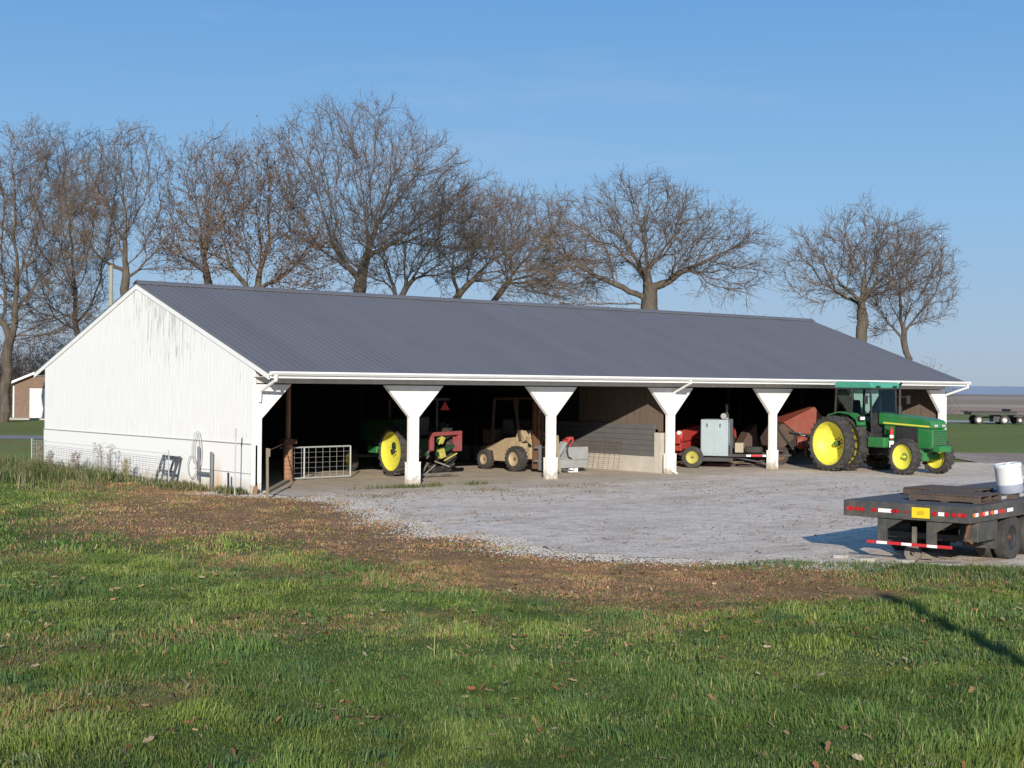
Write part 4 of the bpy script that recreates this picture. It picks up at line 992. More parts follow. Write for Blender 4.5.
t = thing('hose', 'coiled pale hose hanging on the white gable wall', 'hose', (-.14, 2.72, 0))
mb = MB()
for q in range(2):
    pts = []
    for k in range(25):
        a_ = 2*PI*k/24; pts.append((-.02*q, .10*q+.20*math.sin(a_)*(1-.25*math.cos(a_)), 1.02+q*.04+(.50-.08*q)*math.cos(a_)))
    mb.tube(pts, .010, 6)
pts = [(-.02, .30+.25*math.sin(a_), .55+.30*math.cos(a_)) for a_ in [2*PI*k/16 for k in range(17)]]
mb.tube(pts, .013, 6); mb.build('coil', M['hose'], t)
t = thing('pipe_stand', 'grey steel H-shaped pipe bracket standing at the gable wall', 'stand', (-.2, 1.85, 0))
mb = MB(); mb.beam((0, 0, .05), (0, 0, 1.0), .06); mb.beam((0, .72, .2), (0, .72, 1.12), .05); mb.beam((0, 0, .42), (0, .72, .42), .10, .06); mb.build('bracket', M['steel'], t)
t = thing('stake', 'short dark steel stake at the foot of the gable wall', 'stake', (-.35, .65, 0))
mb = MB(); mb.beam((0, 0, -.1), (.0, .02, .52), .04); mb.build('rod', M['black'], t)
t = thing('pipe', 'slim white pipe standing upright before the gable wall corner', 'pipe', (-.6, -.12, 0))
mb = MB(); mb.cyl((0, 0, -.1), (0, -.03, 1.6), .016, n=8); mb.cyl((0, -.03, 1.45), (0, -.03, 1.68), .024, n=8); mb.build('tube', M['galv'], t)
t = thing('wall_stub', 'short rotten brown post stub below the corner of the gable wall', 'post', (-.12, -.28, 0))
mb = MB(); mb.box((0, 0, .05), (.08, .09, .34), ry=.2); mb.build('stub', M['postwood'], t)

# ------------------------------------------------------------------ flatbed trailer at right
def flatbed():
    c0 = Vector((.94, -17.74, 0)); c1 = Vector((1.34, -19.86, 0))
    wv = (c1-c0); wd = wv.length
    ang = math.atan2(wv.y, wv.x)+PI/2          # length direction
    t = thing('flatbed_trailer', 'dark flatbed trailer with red tail lamps and reflective tape at the right edge', 'trailer', ((c0.x+c1.x)/2, (c0.y+c1.y)/2, 0), ang)
    # local: x = along the trailer away from its tail, y = + towards left corner c0, z up
    H, h = wd/2, 1.0
    LN = 6.6
    mb = MB(); mb.beam((6.5, .8, .8), (8.6, 0, .72), .14, .18); mb.beam((6.5, -.8, .8), (8.6, 0, .72), .14, .18); mb.b(8.4, 9.0, -.09, .09, .62, .8); mb.beam((8.4, .2, .0), (8.4, .2, 1.1), .08)
    mb.build('tongue', M['trailer'], t, bevel=.01)
    mb = MB(); mb.b(0, LN, -H+.06, H-.06, h-.045, h-.002)
    for k in range(1, 32): mb.b(k*.2, k*.2+.012, -H+.07, H-.07, h-.002, h+.002)
    mb.build('deck', M['deckdark'], t)
    mb = MB(); mb.b(-.02, .06, -H, H, h-.26, h); mb.build('tail_beam', M['trailer'], t, bevel=.008)
    for sy in (-1, 1):
        mb = MB(); mb.b(.06, LN, sy*H-(.06 if sy > 0 else 0), sy*H+(0 if sy > 0 else .06), h-.26, h); mb.build('side_rail', M['trailer'], t, bevel=.008)
    mb = MB()
    for sy in (-.45, .45): mb.b(.06, LN, sy-.05, sy+.05, h-.42, h-.05)
    for k in range(10): mb.b(.3+k*.55, .36+k*.55, -H+.06, H-.06, h-.18, h-.05)
    mb.b(1.0, 2.3, -.9, .9, .34, .44); mb.build('chassis', M['trailer'], t)
    # tail lamps and tape
    def lampset(y, n=1, m_=M['lens'], r=.038):
        mb = MB(); mb.cyl((-.035, y, h-.135), (-.02, y, h-.135), r, r, 14)
        o = mb.build('tail_lamp', m_, t)
        return o
    for y in (H-.14, H-.24, H-.34, H-.55): lampset(y)
    for y in (.22, .10, -.03): lampset(y, r=.022)
    for y in (-.50, -.70, -.82, -.98): lampset(y)
    def tape(y0, y1, m_): mb = MB(); mb.b(-.026, -.021, y1, y0, h-.165, h-.105); mb.build('tape', m_, t)
    tape(H-.06, H-.11, M['taper']); tape(H-.62, H-.85, M['tapew']); tape(.22, .14, M['taper']); tape(H-.86, H-.95, M['taper'])
    tape(-.56, -.66, M['tapew']); tape(-.88, -.94, M['taper'])
    for k, (a_, b2, m_) in enumerate(((.22, .36, 'tapew'), (.36, .60, 'taper'), (.66, .84, 'tapew'), (.9, 1.12, 'taper'), (1.14, 1.3, 'tapew'), (1.3, 1.7, 'taper'), (1.8, 2.1, 'tapew'))):
        mb = MB(); mb.b(a_*.85, b2*.85, -H-.006, -H-.001, h-.165, h-.105); mb.build('tape', M[m_], t)
    for x in (.12, .52, .86): mb = MB(); mb.cyl((x, -H-.018, h-.135), (x, -H-.002, h-.135), .034, n=12); mb.build('side_marker', M['amber'], t)
    mb = MB(); mb.b(-.040, -.030, -.42, -.12, h-.22, h-.05); o = mb.build('number_plate', M['plate'], t, bevel=.004)
    mb = MB(); mb.b(-.0415, -.0405, -.33, -.21, h-.17, h-.10); mb.build('faded_panel', M['platemark'], o)
    # under-run bumper
    for y in (.42, -.42):
        mb = MB(); mb.box((.06, y, h-.47), (.08, .15, .42)); mb.prism([(y-.07, h-.262), (y-.38, h-.262), (y-.07, h-.45)], 'x', .03, .05)
        mb.build('bumper_bracket', M['trailer'], t, bevel=.005)
    zb = h-.655
    mb = MB(); mb.b(-.03, .02, -.78, .66, zb-.025, zb+.025); o = mb.build('bumper', M['taper'], t, bevel=.005)
    for a_, b2 in ((.30, .48), (-.12, .05), (-.55, -.38)): mb = MB(); mb.b(-.036, -.031, a_, b2, zb-.022, zb+.022); mb.build('tape', M['tapew'], o)
    # wheels
    for sy in (-1, 1):
        for off in (.06, .36):
            wheel(t, 'wheel', (1.95, sy*(H-off-.1), .38), .38, .22, .21, M['black'], sy, 0, dish=.05, hubm=M['rust'])
            wheel(t, 'wheel', (2.85, sy*(H-off-.1), .38), .38, .22, .21, M['black'], sy, 0, dish=.05, hubm=M['rust'])
    mb = MB(); mb.cyl((1.95, -.9, .38), (1.95, .9, .38), .06); mb.cyl((2.85, -.9, .38), (2.85, .9, .38), .06); mb.lathe([(0, -.12), (.13, -.1), (.17, 0), (.13, .1), (0, .12)], (1.95, 0, .38), (0, 1, 0), 16); mb.build('axle', M['rust'], t)
    for y0_, y1_ in ((-H+.04, -H+.62), (H-.62, H-.04)):
        mb = MB(); mb.b(1.2, 1.215, y0_, y1_, .25, .72); mb.build('mud_flap', M['trailer'], t)
    mb = MB(); mb.b(.35, 1.15, -H+.02, -H+.34, .42, .73); mb.build('tool_box', M['trailer'], t, bevel=.01)
    mb = MB(); mb.box((.14, -H+.10, .63), (.05, .05, .30), rx=.2); mb.lathe([(.03, -.01), (.045, 0), (.03, .01)], (.1, -H+.10, .48), (0, 1, 0), 12); mb.tube([(.12, -H+.08, .7), (.08, -H+.12, .5), (.14, -H+.02, .42)], .02); mb.build('hook', M['rust'], t)
    # jack wheel / stand below the tail
    mb = MB(); mb.lathe([(.04, -.06), (.13, -.06), (.15, 0), (.13, .06), (.04, .06)], (.35, .02, .17), (1, .2, 0), 18); mb.beam((.35, .0, .15), (.35, 0, .6), .06); mb.build('jack_wheel', M['rust2'], t)
    return t, ang, H
flat, ang, FH = flatbed()
def on_flat(x, y, z):
    c_, s_ = math.cos(ang), math.sin(ang)
    L0 = flat.location
    return (L0.x+c_*x-s_*y, L0.y+s_*x+c_*y, z)
def make_pallet(loc, rz, label):
    t = thing('pallet', label, 'pallet', loc, rz, 'wooden pallets on the flatbed trailer')
    mb = MB()
    for x in (-.48, -.02, .44): mb.b(x, x+.05, -.6, .6, .02, .11)
    mb.build('stringer', M['pallet'], t, bevel=.004)
    mb = MB()
    for k in range(8): mb.b(-.5, .5, -.6+k*.153, -.6+k*.153+.11, .11, .132)
    for k in (0, 3.5, 7): mb.b(-.5, .5, -.6+k*.153, -.6+k*.153+.11, 0, .02)
    mb.build('deck_boards', M['pallet'], t, bevel=.003)
    return t
make_pallet(on_flat(1.12, -.36, 1.004), ang+.02, 'weathered wooden pallet nearest the tail lamps on the flatbed trailer')
make_pallet(on_flat(2.22, .22, 1.004), ang-.08, 'farther brown pallet beside the white drum on the flatbed')
p = on_flat(2.45, -.80, 1.0)
t = thing('drum', 'white plastic drum with a grey lower part tilted on the flatbed trailer', 'drum', p, ang)
t.rotation_euler = (0, 0, 0)
tiltm = Vector((-.11, .09, 1)).normalized()
q = Vector((0, 0, .09))
mb = MB(); mb.lathe([(.0, 0), (.20, 0), (.215, .02), (.213, .15)], q, tiltm, 32); mb.build('base', M['drumlower'], t, smooth=True)  # lower part of the drum, darker blue-grey than the barrel
mb = MB(); mb.lathe([(.213, .15), (.218, .16), (.222, .44), (.23, .45), (.23, .49), (.21, .505), (.19, .49), (0, .49)], q, tiltm, 32); mb.cyl(q+tiltm*.49, q+tiltm*.52, .04, n=12); mb.build('barrel', M['drum'], t, smooth=True)
mb = MB(); mb.box((.05, 0, .04), (.7, .2, .07), rz=.5); mb.build('board', M['pallet'], t)
t = thing('chain_binder', 'bundle of steel rods and a binder lying right of the white drum on the flatbed', 'rods', on_flat(3.1, -.3, 1.02), ang-.3)
mb = MB(); mb.cyl((-.6, .1, .04), (.7, .1, .04), .025); mb.cyl((-.5, -.05, .03), (.8, .15, .12), .02); mb.beam((0, .0, .03), (.5, -.2, .30), .05); mb.build('rods', M['galv'], t)
t = thing('aluminium_ramp', 'silver loading ramp lying flat on the flatbed deck', 'ramp', on_flat(1.75, -.62, 1.006), ang)
mb = MB(); mb.b(0, 1.6, -.22, -.18, 0, .05); mb.b(0, 1.6, .18, .22, 0, .05)
for k in range(8): mb.b(.05+k*.2, .09+k*.2, -.18, .18, .01, .04)
mb.build('ramp', M['galv'], t)
# flat limestone pieces at the gravel edge
rr = random.Random(9)
for (px, py, sz) in ((865, 561, .45), (945, 566, .7), (840, 558, .3), (905, 563, .35), (925, 566, .28), (885, 568, .25)):
    D = F*2.85/(py-(384+ROL*(px-512)))
    P_ = sight(px, py, D)
    n = 9; pts = [(math.cos(2*PI*k/n)*sz*.5*rr.uniform(.7, 1.1), math.sin(2*PI*k/n)*sz*.35*rr.uniform(.7, 1.1)) for k in range(n)]
    mb = MB(); mb.prism(pts, 'z', -.02, .07)
    o = mb.build('stone_slab', M['rock'], bevel=.02); o.location = (P_[0], P_[1], 0); o.rotation_euler = (0, 0, -.6)
    tag(o, 'flat pale limestone slab in the grass edge by the flatbed trailer', 'stone', 'limestone slabs along the gravel edge')

# utility pole behind the camera to the right throws the shadow in the lawn
t = thing('utility_pole', 'tall round wooden pole standing in the lawn right of the viewpoint', 'pole', (-15.05, -36.9, 0))
mb = MB(); mb.cyl((0, 0, -.3), (0, 0, 6.15), .15, .11, 14); mb.lathe([(0, 0), (.14, 0), (.16, .05), (.10, .12), (0, .15)], (0, 0, 6.13), (0, 0, 1), 14); mb.build('pole', M['palepost'], t)
pp = sight(110, 387, 70)
t = thing('utility_pole', 'pale bare pole rising above the left roof slope', 'pole', (pp[0], pp[1], 0))
mb = MB(); mb.cyl((0, 0, 0), (0, 0, 8.4), .12, .085, 12); mb.build('pole', M['palepost'], t, smooth=True)

# ------------------------------------------------------------------ hay wagon far right
pa = sight(976, 423, 119); 
t = thing('hay_wagon', 'dark flat farm wagon with white wheels on the far grass', 'wagon', (pa[0], pa[1], 0), math.atan2(RT[1], RT[0]))
for x in (0, 2.1, 3.35):
    for y in (-.7, .7): wheel(t, 'wheel', (x, y, .36), .36 if x < 3 else .31, .2, .21 if x < 3 else .15, M['galv'], -1 if y < 0 else 1, 0, dish=.04)
mb = MB(); mb.b(-.7, 3.0, -1.0, 1.0, .78, 1.0); mb.b(-.55, 4.5, -.06, .06, .5, .62); mb.b(1.25, 1.8, -.5, .5, .2, .8); mb.b(2.45, 2.6, -1, 1, 1.0, 1.25); mb.b(2.8, 4.3, -.8, .8, .62, .78); mb.build('bed', M['black'], t)
for x, s_ in ((.2, .3), (1.2, .2), (3.4, .3)):
    pass
mb = MB(); mb.b(-1.0, 3.6, -1.1, 1.1, 1.0, 1.05); mb.build('deck', M['pallet'], t)

# ------------------------------------------------------------------ brick garage at far left
pg = sight(13, 387, 107)
t = thing('garage', 'brown brick garage with white doors and white eaves beyond the left end of the shed', 'garage', (pg[0], pg[1], 0), math.atan2(RT[1], RT[0]))
mb = MB(); mb.prism([(0, 0), (8.5, 0), (8.5, 2.55), (4.25, 4.3), (0, 2.55)], 'y', 0, 7); mb.build('wall', M['brick'], t)
for xd in (1.25, 4.4):
    mb = MB(); mb.b(xd, xd+2.45, -.06, -.01, .05, 2.25)
    for k in range(1, 4): mb.b(xd, xd+2.45, -.075, -.06, .05+k*.55, .08+k*.55)
    mb.build('door', M['header'], t)
mb = MB(); mb.b(.02, .12, -.08, -.02, 0, 2.4); mb.build('corner_board', M['trim'], t)
mb = MB()
for a_, b2 in (((-.4, 2.42), (4.25, 4.36)), ((8.9, 2.42), (4.25, 4.36))):
    mb.add([(a_[0], -.5, a_[1]), (b2[0], -.5, b2[1]), (b2[0], 7.4, b2[1]), (a_[0], 7.4, a_[1]), (a_[0], -.5, a_[1]+.16), (b2[0], -.5, b2[1]+.16), (b2[0], 7.4, b2[1]+.16), (a_[0], 7.4, a_[1]+.16)], [(0,1,2,3),(7,6,5,4),(0,4,5,1),(2,6,7,3),(0,3,7,4),(1,5,6,2)])
mb.build('roof', M['trim'], t)
mb = MB(); mb.b(-.6, 9, -2.5, 0, 0, .1); mb.build('concrete_slab', M['concrete'], t)

# ------------------------------------------------------------------ trees
def tubes(P0, P1, r0, r1, n):
    d = P1-P0; L_ = np.linalg.norm(d, axis=1, keepdims=True)+1e-9; d = d/L_
    up = np.where(np.abs(d[:, 2:3]) < .9, np.array([[0, 0, 1.]]), np.array([[1., 0, 0]]))
    a = np.cross(d, up); a /= np.linalg.norm(a, axis=1, keepdims=True)+1e-9; u = np.cross(a, d)
    th = np.arange(n)*2*PI/n
    ring = a[:, None]*np.cos(th)[None, :, None]+u[:, None]*np.sin(th)[None, :, None]
    V = np.concatenate([P0[:, None]+ring*r0[:, None, None], P1[:, None]+ring*r1[:, None, None]], 1)   # (m,2n,3)
    m = len(P0); base = (np.arange(m)*2*n)[:, None, None]
    k = np.arange(n); f = np.stack([k, (k+1) % n, n+(k+1) % n, n+k], -1)[None]
    return V.reshape(-1, 3), (base+f).reshape(-1, 4)

def grow(base, trunk_top, blobs, seed, natt=900, step=.45, kill=.8, infl=11, gnarl=.24):
    rng = np.random.default_rng(seed)
    vols = np.array([b[3]*b[4]*b[5] for b in blobs]); pr = vols/vols.sum()
    att = []
    while len(att) < natt:
        i = rng.choice(len(blobs), p=pr); b = blobs[i]
        v = rng.normal(size=3); v /= np.linalg.norm(v); v *= rng.random()**(1/3.6)
        att.append((b[0]+v[0]*b[3], b[1]+v[1]*b[4], b[2]+v[2]*b[5]))
    att = np.array(att); att = att[att[:, 2] > 2.5]
    nodes = [np.array(base, float)]; par = [-1]
    tt = np.array(trunk_top, float); n0 = max(2, int(np.linalg.norm(tt-nodes[0])/step))
    for k in range(1, n0+1):
        p = nodes[0]+(tt-nodes[0])*k/n0; p[:2] += rng.normal(size=2)*.06
        nodes.append(p); par.append(len(nodes)-2)
    alive = np.ones(len(att), bool)
    for it in range(140):
        if not alive.any(): break
        kd = kdtree.KDTree(len(nodes))
        for i, p in enumerate(nodes): kd.insert(p, i)
        kd.balance()
        acc = {}
        idx = np.nonzero(alive)[0]
        for ai in idx:
            p = att[ai]; _, ni, dist = kd.find(p)
            if dist < kill: alive[ai] = False; continue
            if dist > (infl if it > 4 else 40): continue
            d = (p-nodes[ni])/dist
            if ni in acc: acc[ni] += d
            else: acc[ni] = d.copy()
        if not acc: break
        for ni, d in acc.items():
            L_ = np.linalg.norm(d)
            if L_ < 1e-3: continue
            d = d/L_
            if par[ni] >= 0:
                pd = nodes[ni]-nodes[par[ni]]; pd /= np.linalg.norm(pd)+1e-9
                d = d*.62+pd*.62
            ro = nodes[ni]-tt; ro = ro/(np.linalg.norm(ro)+1e-6); d = d+ro*.20
            d += rng.normal(size=3)*gnarl*.75; d /= np.linalg.norm(d)
            nodes.append(nodes[ni]+d*step); par.append(ni)
        if len(nodes) > 9000: break
    return np.array(nodes), np.array(par), rng

def tree(label, px, D, top, blobs, seed, rt=.40, natt=900, dark=False, leaves=0, lean=0, gnarl=.24, kill=.80, twig=1.0, name='oak_tree', wide=None):
    """blobs in (px,py,rx,ry) as surveyed at distance D; top=(px,py) of first fork"""
    s_ = D/F
    B = sight(px, 387, D); B[2] = 0
    t = thing(name, label, 'tree', tuple(B), 0, 'bare trees behind the shed')
    bl = []
    for (bx, by, rx, ry) in blobs:
        c_ = sight(bx, by, D)-B
        r_ = rx*s_; bl.append((c_[0], c_[1], c_[2], r_, r_, ry*s_))
    T = sight(top[0], top[1], D)-B
    nodes, par, rng = grow((0, 0, -.2), T, bl, seed, natt=int(natt*1.35), gnarl=gnarl, kill=kill)
    n = len(nodes); rad = np.zeros(n); q = 2.55; tip = .014
    nch = np.zeros(n, int)
    for i in range(1, n): nch[par[i]] += 1
    acc = np.zeros(n)
    for i in range(n-1, 0, -1):
        if nch[i] == 0: acc[i] = tip**q
        rad[i] = acc[i]**(1/q); acc[par[i]] += acc[i]
    rad[0] = acc[0]**(1/q)
    sc_ = rt/rad[1]; f = np.clip(np.log(rad/tip+1e-9)/np.log(rad[1]/tip), 0, 1)
    rad = rad*(1+(sc_-1)*f**1.5)*(.92+.08*f)
    rad = np.maximum(rad, .016)
    i = np.arange(1, n); P0 = nodes[par[i]]; P1 = nodes[i]; r0 = np.minimum(rad[par[i]], rad[i]*1.35); r1 = rad[i]
    r0[:3] = r0[:3]*1.15
    thick = r1 > .085
    V1, F1 = tubes(P0[thick]-(P1[thick]-P0[thick])*.22, P1[thick]+(P1[thick]-P0[thick])*.22, r0[thick], r1[thick], 8)
    big_mesh('trunk', V1, F1, M['barkdark'] if dark else M['bark'], parent=t)
    A0, A1, R0, R1 = [P0[~thick]], [P1[~thick]], [r0[~thick]], [r1[~thick]]
    # twigs: two generations of fine shoots
    cand = np.nonzero(rad < .07)[0]; cand = cand[cand > 5]
    reps = 4
    src = np.repeat(cand, reps); src = src[rng.random(len(src)) < .97*twig]
    pd = nodes[src]-nodes[par[src]]; pd /= np.linalg.norm(pd, axis=1, keepdims=True)+1e-9
    ro = nodes[src]-T; ro /= np.linalg.norm(ro, axis=1, keepdims=True)+1e-6
    d = pd*.7+ro*.25+rng.normal(size=(len(src), 3))*.55+np.array([0, 0, .1]); d /= np.linalg.norm(d, axis=1, keepdims=True)
    L1 = rng.uniform(.4, 1.15, len(src))[:, None]
    a = nodes[src]; b = a+d*L1; A0.append(a); A1.append(b); R0.append(np.full(len(src), .012)); R1.append(np.full(len(src), .008))
    for g in range(2):
        d2 = d*.8+rng.normal(size=d.shape)*.55+np.array([0, 0, .05]); d2 /= np.linalg.norm(d2, axis=1, keepdims=True)
        st = a+(b-a)*rng.uniform(.5, 1, len(src))[:, None]
        e = st+d2*rng.uniform(.25, .7, len(src))[:, None]
        A0.append(st); A1.append(e); R0.append(np.full(len(src), .009)); R1.append(np.full(len(src), .006))
    V2, F2 = tubes(np.concatenate(A0), np.concatenate(A1), np.concatenate(R0), np.concatenate(R1), 3)
    mats = [M['barkdark'] if dark else M['twig']]
    big_mesh('crown', V2, F2, mats, parent=t)
    if leaves:
        ends = np.concatenate(A1[1:]); k = rng.choice(len(ends), min(leaves*2, len(ends)), replace=False); p = ends[k]
        dens = np.array([math.exp(-((v[2]-T[2])/5.5)**2) for v in p]); p = p[rng.random(len(p)) < dens+.12]
        m_ = len(p); u = rng.normal(size=(m_, 3)); u /= np.linalg.norm(u, axis=1, keepdims=True); v = np.cross(u, rng.normal(size=(m_, 3))); v /= np.linalg.norm(v, axis=1, keepdims=True)
        s2 = rng.uniform(.06, .11, m_)[:, None]
        VV = np.stack([p, p+u*s2+v*s2*.5, p+u*s2*2, p+u*s2-v*s2*.5], 1).reshape(-1, 3)
        cc = np.array([.17, .085, .045])*rng.uniform(.6, 1.3, (m_, 1)); cc = np.repeat(cc, 4, 0)
        big_mesh('dry_leaves', VV, np.arange(m_*4).reshape(-1, 4), M['leaf'], cc, parent=t)
    return t

tree('broad bare oak at the far left edge whose limbs arch over to the right', 4, 98, (8, 345), [(-60, 215, 75, 85), (20, 200, 70, 75), (66, 225, 48, 72), (50, 310, 55, 45)], 21, rt=.36, natt=1300)
tree('slim bare tree with upright forked trunk behind the left roof slope', 116, 90, (120, 325), [(130, 185, 44, 62), (95, 215, 42, 66), (152, 235, 30, 50)], 22, rt=.28, natt=900)
tree('bare tree standing between the left edge oak and the slim forked tree', 84, 110, (82, 345), [(74, 210, 60, 82), (50, 290, 60, 50)], 23, rt=.25, natt=900, dark=True)
tree('bushy bare tree keeping rusty brown leaves on its lower limbs', 243, 88, (242, 318), [(262, 215, 60, 78), (290, 250, 46, 55), (228, 235, 50, 50)], 24, rt=.32, natt=1200, leaves=3400)
tree('leaning bare tree with a crooked limb left of the brown-leaved tree', 228, 92, (224, 320), [(208, 200, 44, 66), (188, 235, 34, 50)], 25, rt=.25, natt=700, leaves=1100)
tree('tallest bare tree with many rising limbs behind the roof', 347, 90, (347, 318), [(362, 172, 72, 68), (412, 195, 66, 60), (455, 215, 48, 48), (312, 180, 52, 70), (335, 240, 60, 45)], 26, rt=.40, natt=1700, gnarl=.16)
tree('dark bare tree with crooked forks right of the tallest tree', 388, 82, (389, 325), [(425, 240, 62, 55), (375, 250, 50, 48)], 27, rt=.24, natt=750, dark=True)
tree('bare tree leaning to the right over the middle of the roof', 432, 95, (436, 330), [(480, 240, 60, 52), (515, 265, 52, 38)], 28, rt=.24, natt=900)
tree('pale bare tree with fine spreading twigs left of the squat oak', 478, 105, (481, 335), [(530, 240, 52, 48), (555, 272, 60, 36), (500, 235, 44, 42)], 29, rt=.22, natt=950)
tree('squat bare oak with a thick trunk and very wide crown above mid roof', 650, 88, (650, 292), [(660, 240, 80, 46), (592, 240, 54, 46), (722, 258, 52, 42), (568, 275, 42, 30), (640, 215, 50, 36)], 30, rt=.50, natt=1700, gnarl=.3)
tree('bare oak with dark twiggy crown above the right end of the roof', 862, 95, (861, 335), [(866, 262, 66, 48), (822, 270, 42, 40), (905, 255, 40, 36)], 31, rt=.36, natt=1300, gnarl=.26)
tree('pale bare multi-stemmed tree, rightmost of the row', 908, 101, (908, 352), [(914, 282, 44, 52), (888, 300, 36, 42)], 32, rt=.22, natt=800)

def brush(label, px0, px1, D, top, n, seed, colr=(.13, .10, .08)):
    rng = np.random.default_rng(seed)
    P0, P1, r0, r1 = [], [], [], []
    for k in range(n):
        x = rng.uniform(px0, px1); p = sight(x, 387, D+rng.uniform(-3, 3)); p[2] = 0
        h = top*rng.uniform(.4, 1)
        d = np.array([rng.normal()*.3, rng.normal()*.3, 1]); q = p.copy(); r_ = .035
        for s_ in range(5):
            q2 = q+d*h/5+rng.normal(size=3)*.12; P0.append(q.copy()); P1.append(q2.copy()); r0.append(r_); r1.append(r_*.75)
            for b in range(4):
                e = q2+rng.normal(size=3)*.6; P0.append(q2.copy()); P1.append(e); r0.append(.018); r1.append(.010)
                for c in range(2):
                    P0.append(e); P1.append(e+rng.normal(size=3)*.3); r0.append(.012); r1.append(.008)
            r_ *= .75; q = q2
    V, Fc = tubes(np.array(P0), np.array(P1), np.array(r0), np.array(r1), 3)
    o = big_mesh('brush', V, Fc, mat('brush_twigs', colr, .95, var=.3, scale=1)); tag(o, label, 'brush', kind='stuff')
brush('dense bare thicket behind the left roof slope and garage', -25, 95, 124, 6.2, 300, 3)
brush('brown scrub between the tree trunks behind the roof', 150, 335, 96, 8.6, 330, 4, (.17, .12, .09))
brush('grey scrub low behind the middle of the roof', 480, 780, 100, 7.2, 300, 5, (.17, .14, .12))
brush('grey scrub low behind the right end of the roof', 840, 935, 105, 3.8, 110, 6, (.15, .12, .11))

# ------------------------------------------------------------------ grass blades
def in_view(x, y, margin):
    dx = x-CAM[0]; dy = y-CAM[1]; d = dx*FW[0]+dy*FW[1]; l = dx*RT[0]+dy*RT[1]
    return d, l, (np.abs(l) < d*.352+margin)

def blades(x, y, h, wid, colr, rng, lean=.5):
    n = len(x); z = ground_z(x, y)
    a = rng.uniform(0, 2*PI, n); b = 14*fbm(x, y, .9, 3, 33)+rng.normal(0, .9, n)
    wx = np.cos(a)*wid/2; wy = np.sin(a)*wid/2
    l1 = rng.uniform(.1, 1, n)*lean
    dx = np.cos(b)*h*l1; dy = np.sin(b)*h*l1
    V = np.zeros((n, 5, 3), np.float32)
    V[:, 0] = np.stack([x-wx, y-wy, z-.01], -1); V[:, 1] = np.stack([x+wx, y+wy, z-.01], -1)
    mx_, my_, mz = x+dx*.35, y+dy*.35, z+h*.62
    V[:, 2] = np.stack([mx_+wx*.75, my_+wy*.75, mz], -1); V[:, 3] = np.stack([mx_-wx*.75, my_-wy*.75, mz], -1)
    V[:, 4] = np.stack([x+dx, y+dy, z+h*np.sqrt(np.clip(1-(l1*.9)**2, .1, 1))], -1)
    i = np.arange(n)*5
    q = np.stack([i, i+1, i+2, i+3], -1); t_ = np.stack([i+3, i+2, i+4], -1)
    return V.reshape(-1, 3), q, t_, np.repeat(colr, 5, 0)

def grass_field(name, d0, d1, dens, wid, hs, label, seed, margin=2.0):
    rng = np.random.default_rng(seed)
    # sample in depth/lateral space
    area = .352*(d1*d1-d0*d0)+2*margin*(d1-d0); n = int(area*dens)
    d = np.sqrt(rng.uniform(d0*d0, d1*d1, n)); l = rng.uniform(-1, 1, n)*(d*.352+margin)
    x = CAM[0]+FW[0]*d+RT[0]*l; y = CAM[1]+FW[1]*d+RT[1]*l
    jit = (fbm(x, y, 1.3, 3, 12)-.5)*1.2
    keep = (x < gravel_x(y)+jit) & ~((x > -.1) & (y > -.8) & (y < W_+.3)) & (x < 30)
    br_ = brownness(x, y)
    keep &= rng.random(n) < np.where(br_ > .5, .95, 1)
    x, y, br_ = x[keep], y[keep], br_[keep]; n = len(x)
    cl = fbm(x, y, 1.1, 4, 21); cl2 = fbm(x, y, 3.5, 3, 25); 
    tuft = np.clip((cl-.5)*5, 0, 1)
    h = hs*(.3+.9*cl2+1.3*tuft*rng.random(n))*rng.uniform(.4, 1.3, n)*(1-.62*br_)
    pat = fbm(x, y, 2.6, 3, 91); h = h*(.55+1.0*np.clip((pat-.35)*3, 0, 1))
    lo = rng.random(n) < .04; h = np.where(lo & (br_ < .5), h*1.7, h)
    hue = fbm(x, y, .5, 3, 31); r1 = rng.random(n)
    g1 = np.array([.17, .225, .048]); g2 = np.array([.10, .165, .038]); g3 = np.array([.28, .29, .10])
    m1 = np.clip((hue-.36)*4, 0, 1)[:, None]
    c_ = g1*(1-m1)+g2*m1
    yel = (r1 < .06+.16*(fbm(x, y, .8, 3, 41) > .55))[:, None]; c_ = np.where(yel, g3, c_)
    straw = (rng.random(n) < .025)[:, None]; c_ = np.where(straw, np.array([.33, .25, .13]), c_)
    bc = np.where((rng.random(n) < .30)[:, None], np.array([.40, .25, .14]), np.array([.33, .18, .095]))
    bc = np.where((rng.random(n) < .06+.20*(fbm(x, y, 1.7, 3, 77) > .5))[:, None], g1, bc)
    isb = (rng.random(n) < br_)[:, None]
    c_ = np.where(isb, bc, c_)*rng.uniform(.65, 1.35, n)[:, None]*(.55+.9*cl[:, None])*(.65+.7*pat[:, None])
    V, q, t_, cc = blades(x, y, h, wid*rng.uniform(.6, 1.3, n), c_, rng, .9)
    o = big_mesh(name, V, [q, t_], M['blade'], cc); tag(o, label, 'grass', kind='stuff')
grass_field('grass', 9.6, 15, 3600, .0065, .054, 'green lawn grass nearest the viewer', 1, 3.2)
grass_field('grass', 15, 24, 1600, .010, .050, 'patchy green and dead brown grass before the gravel', 2, 3.5)
grass_field('grass', 24, 44, 420, .020, .06, 'brown and green grass between lawn and the white gable', 3)
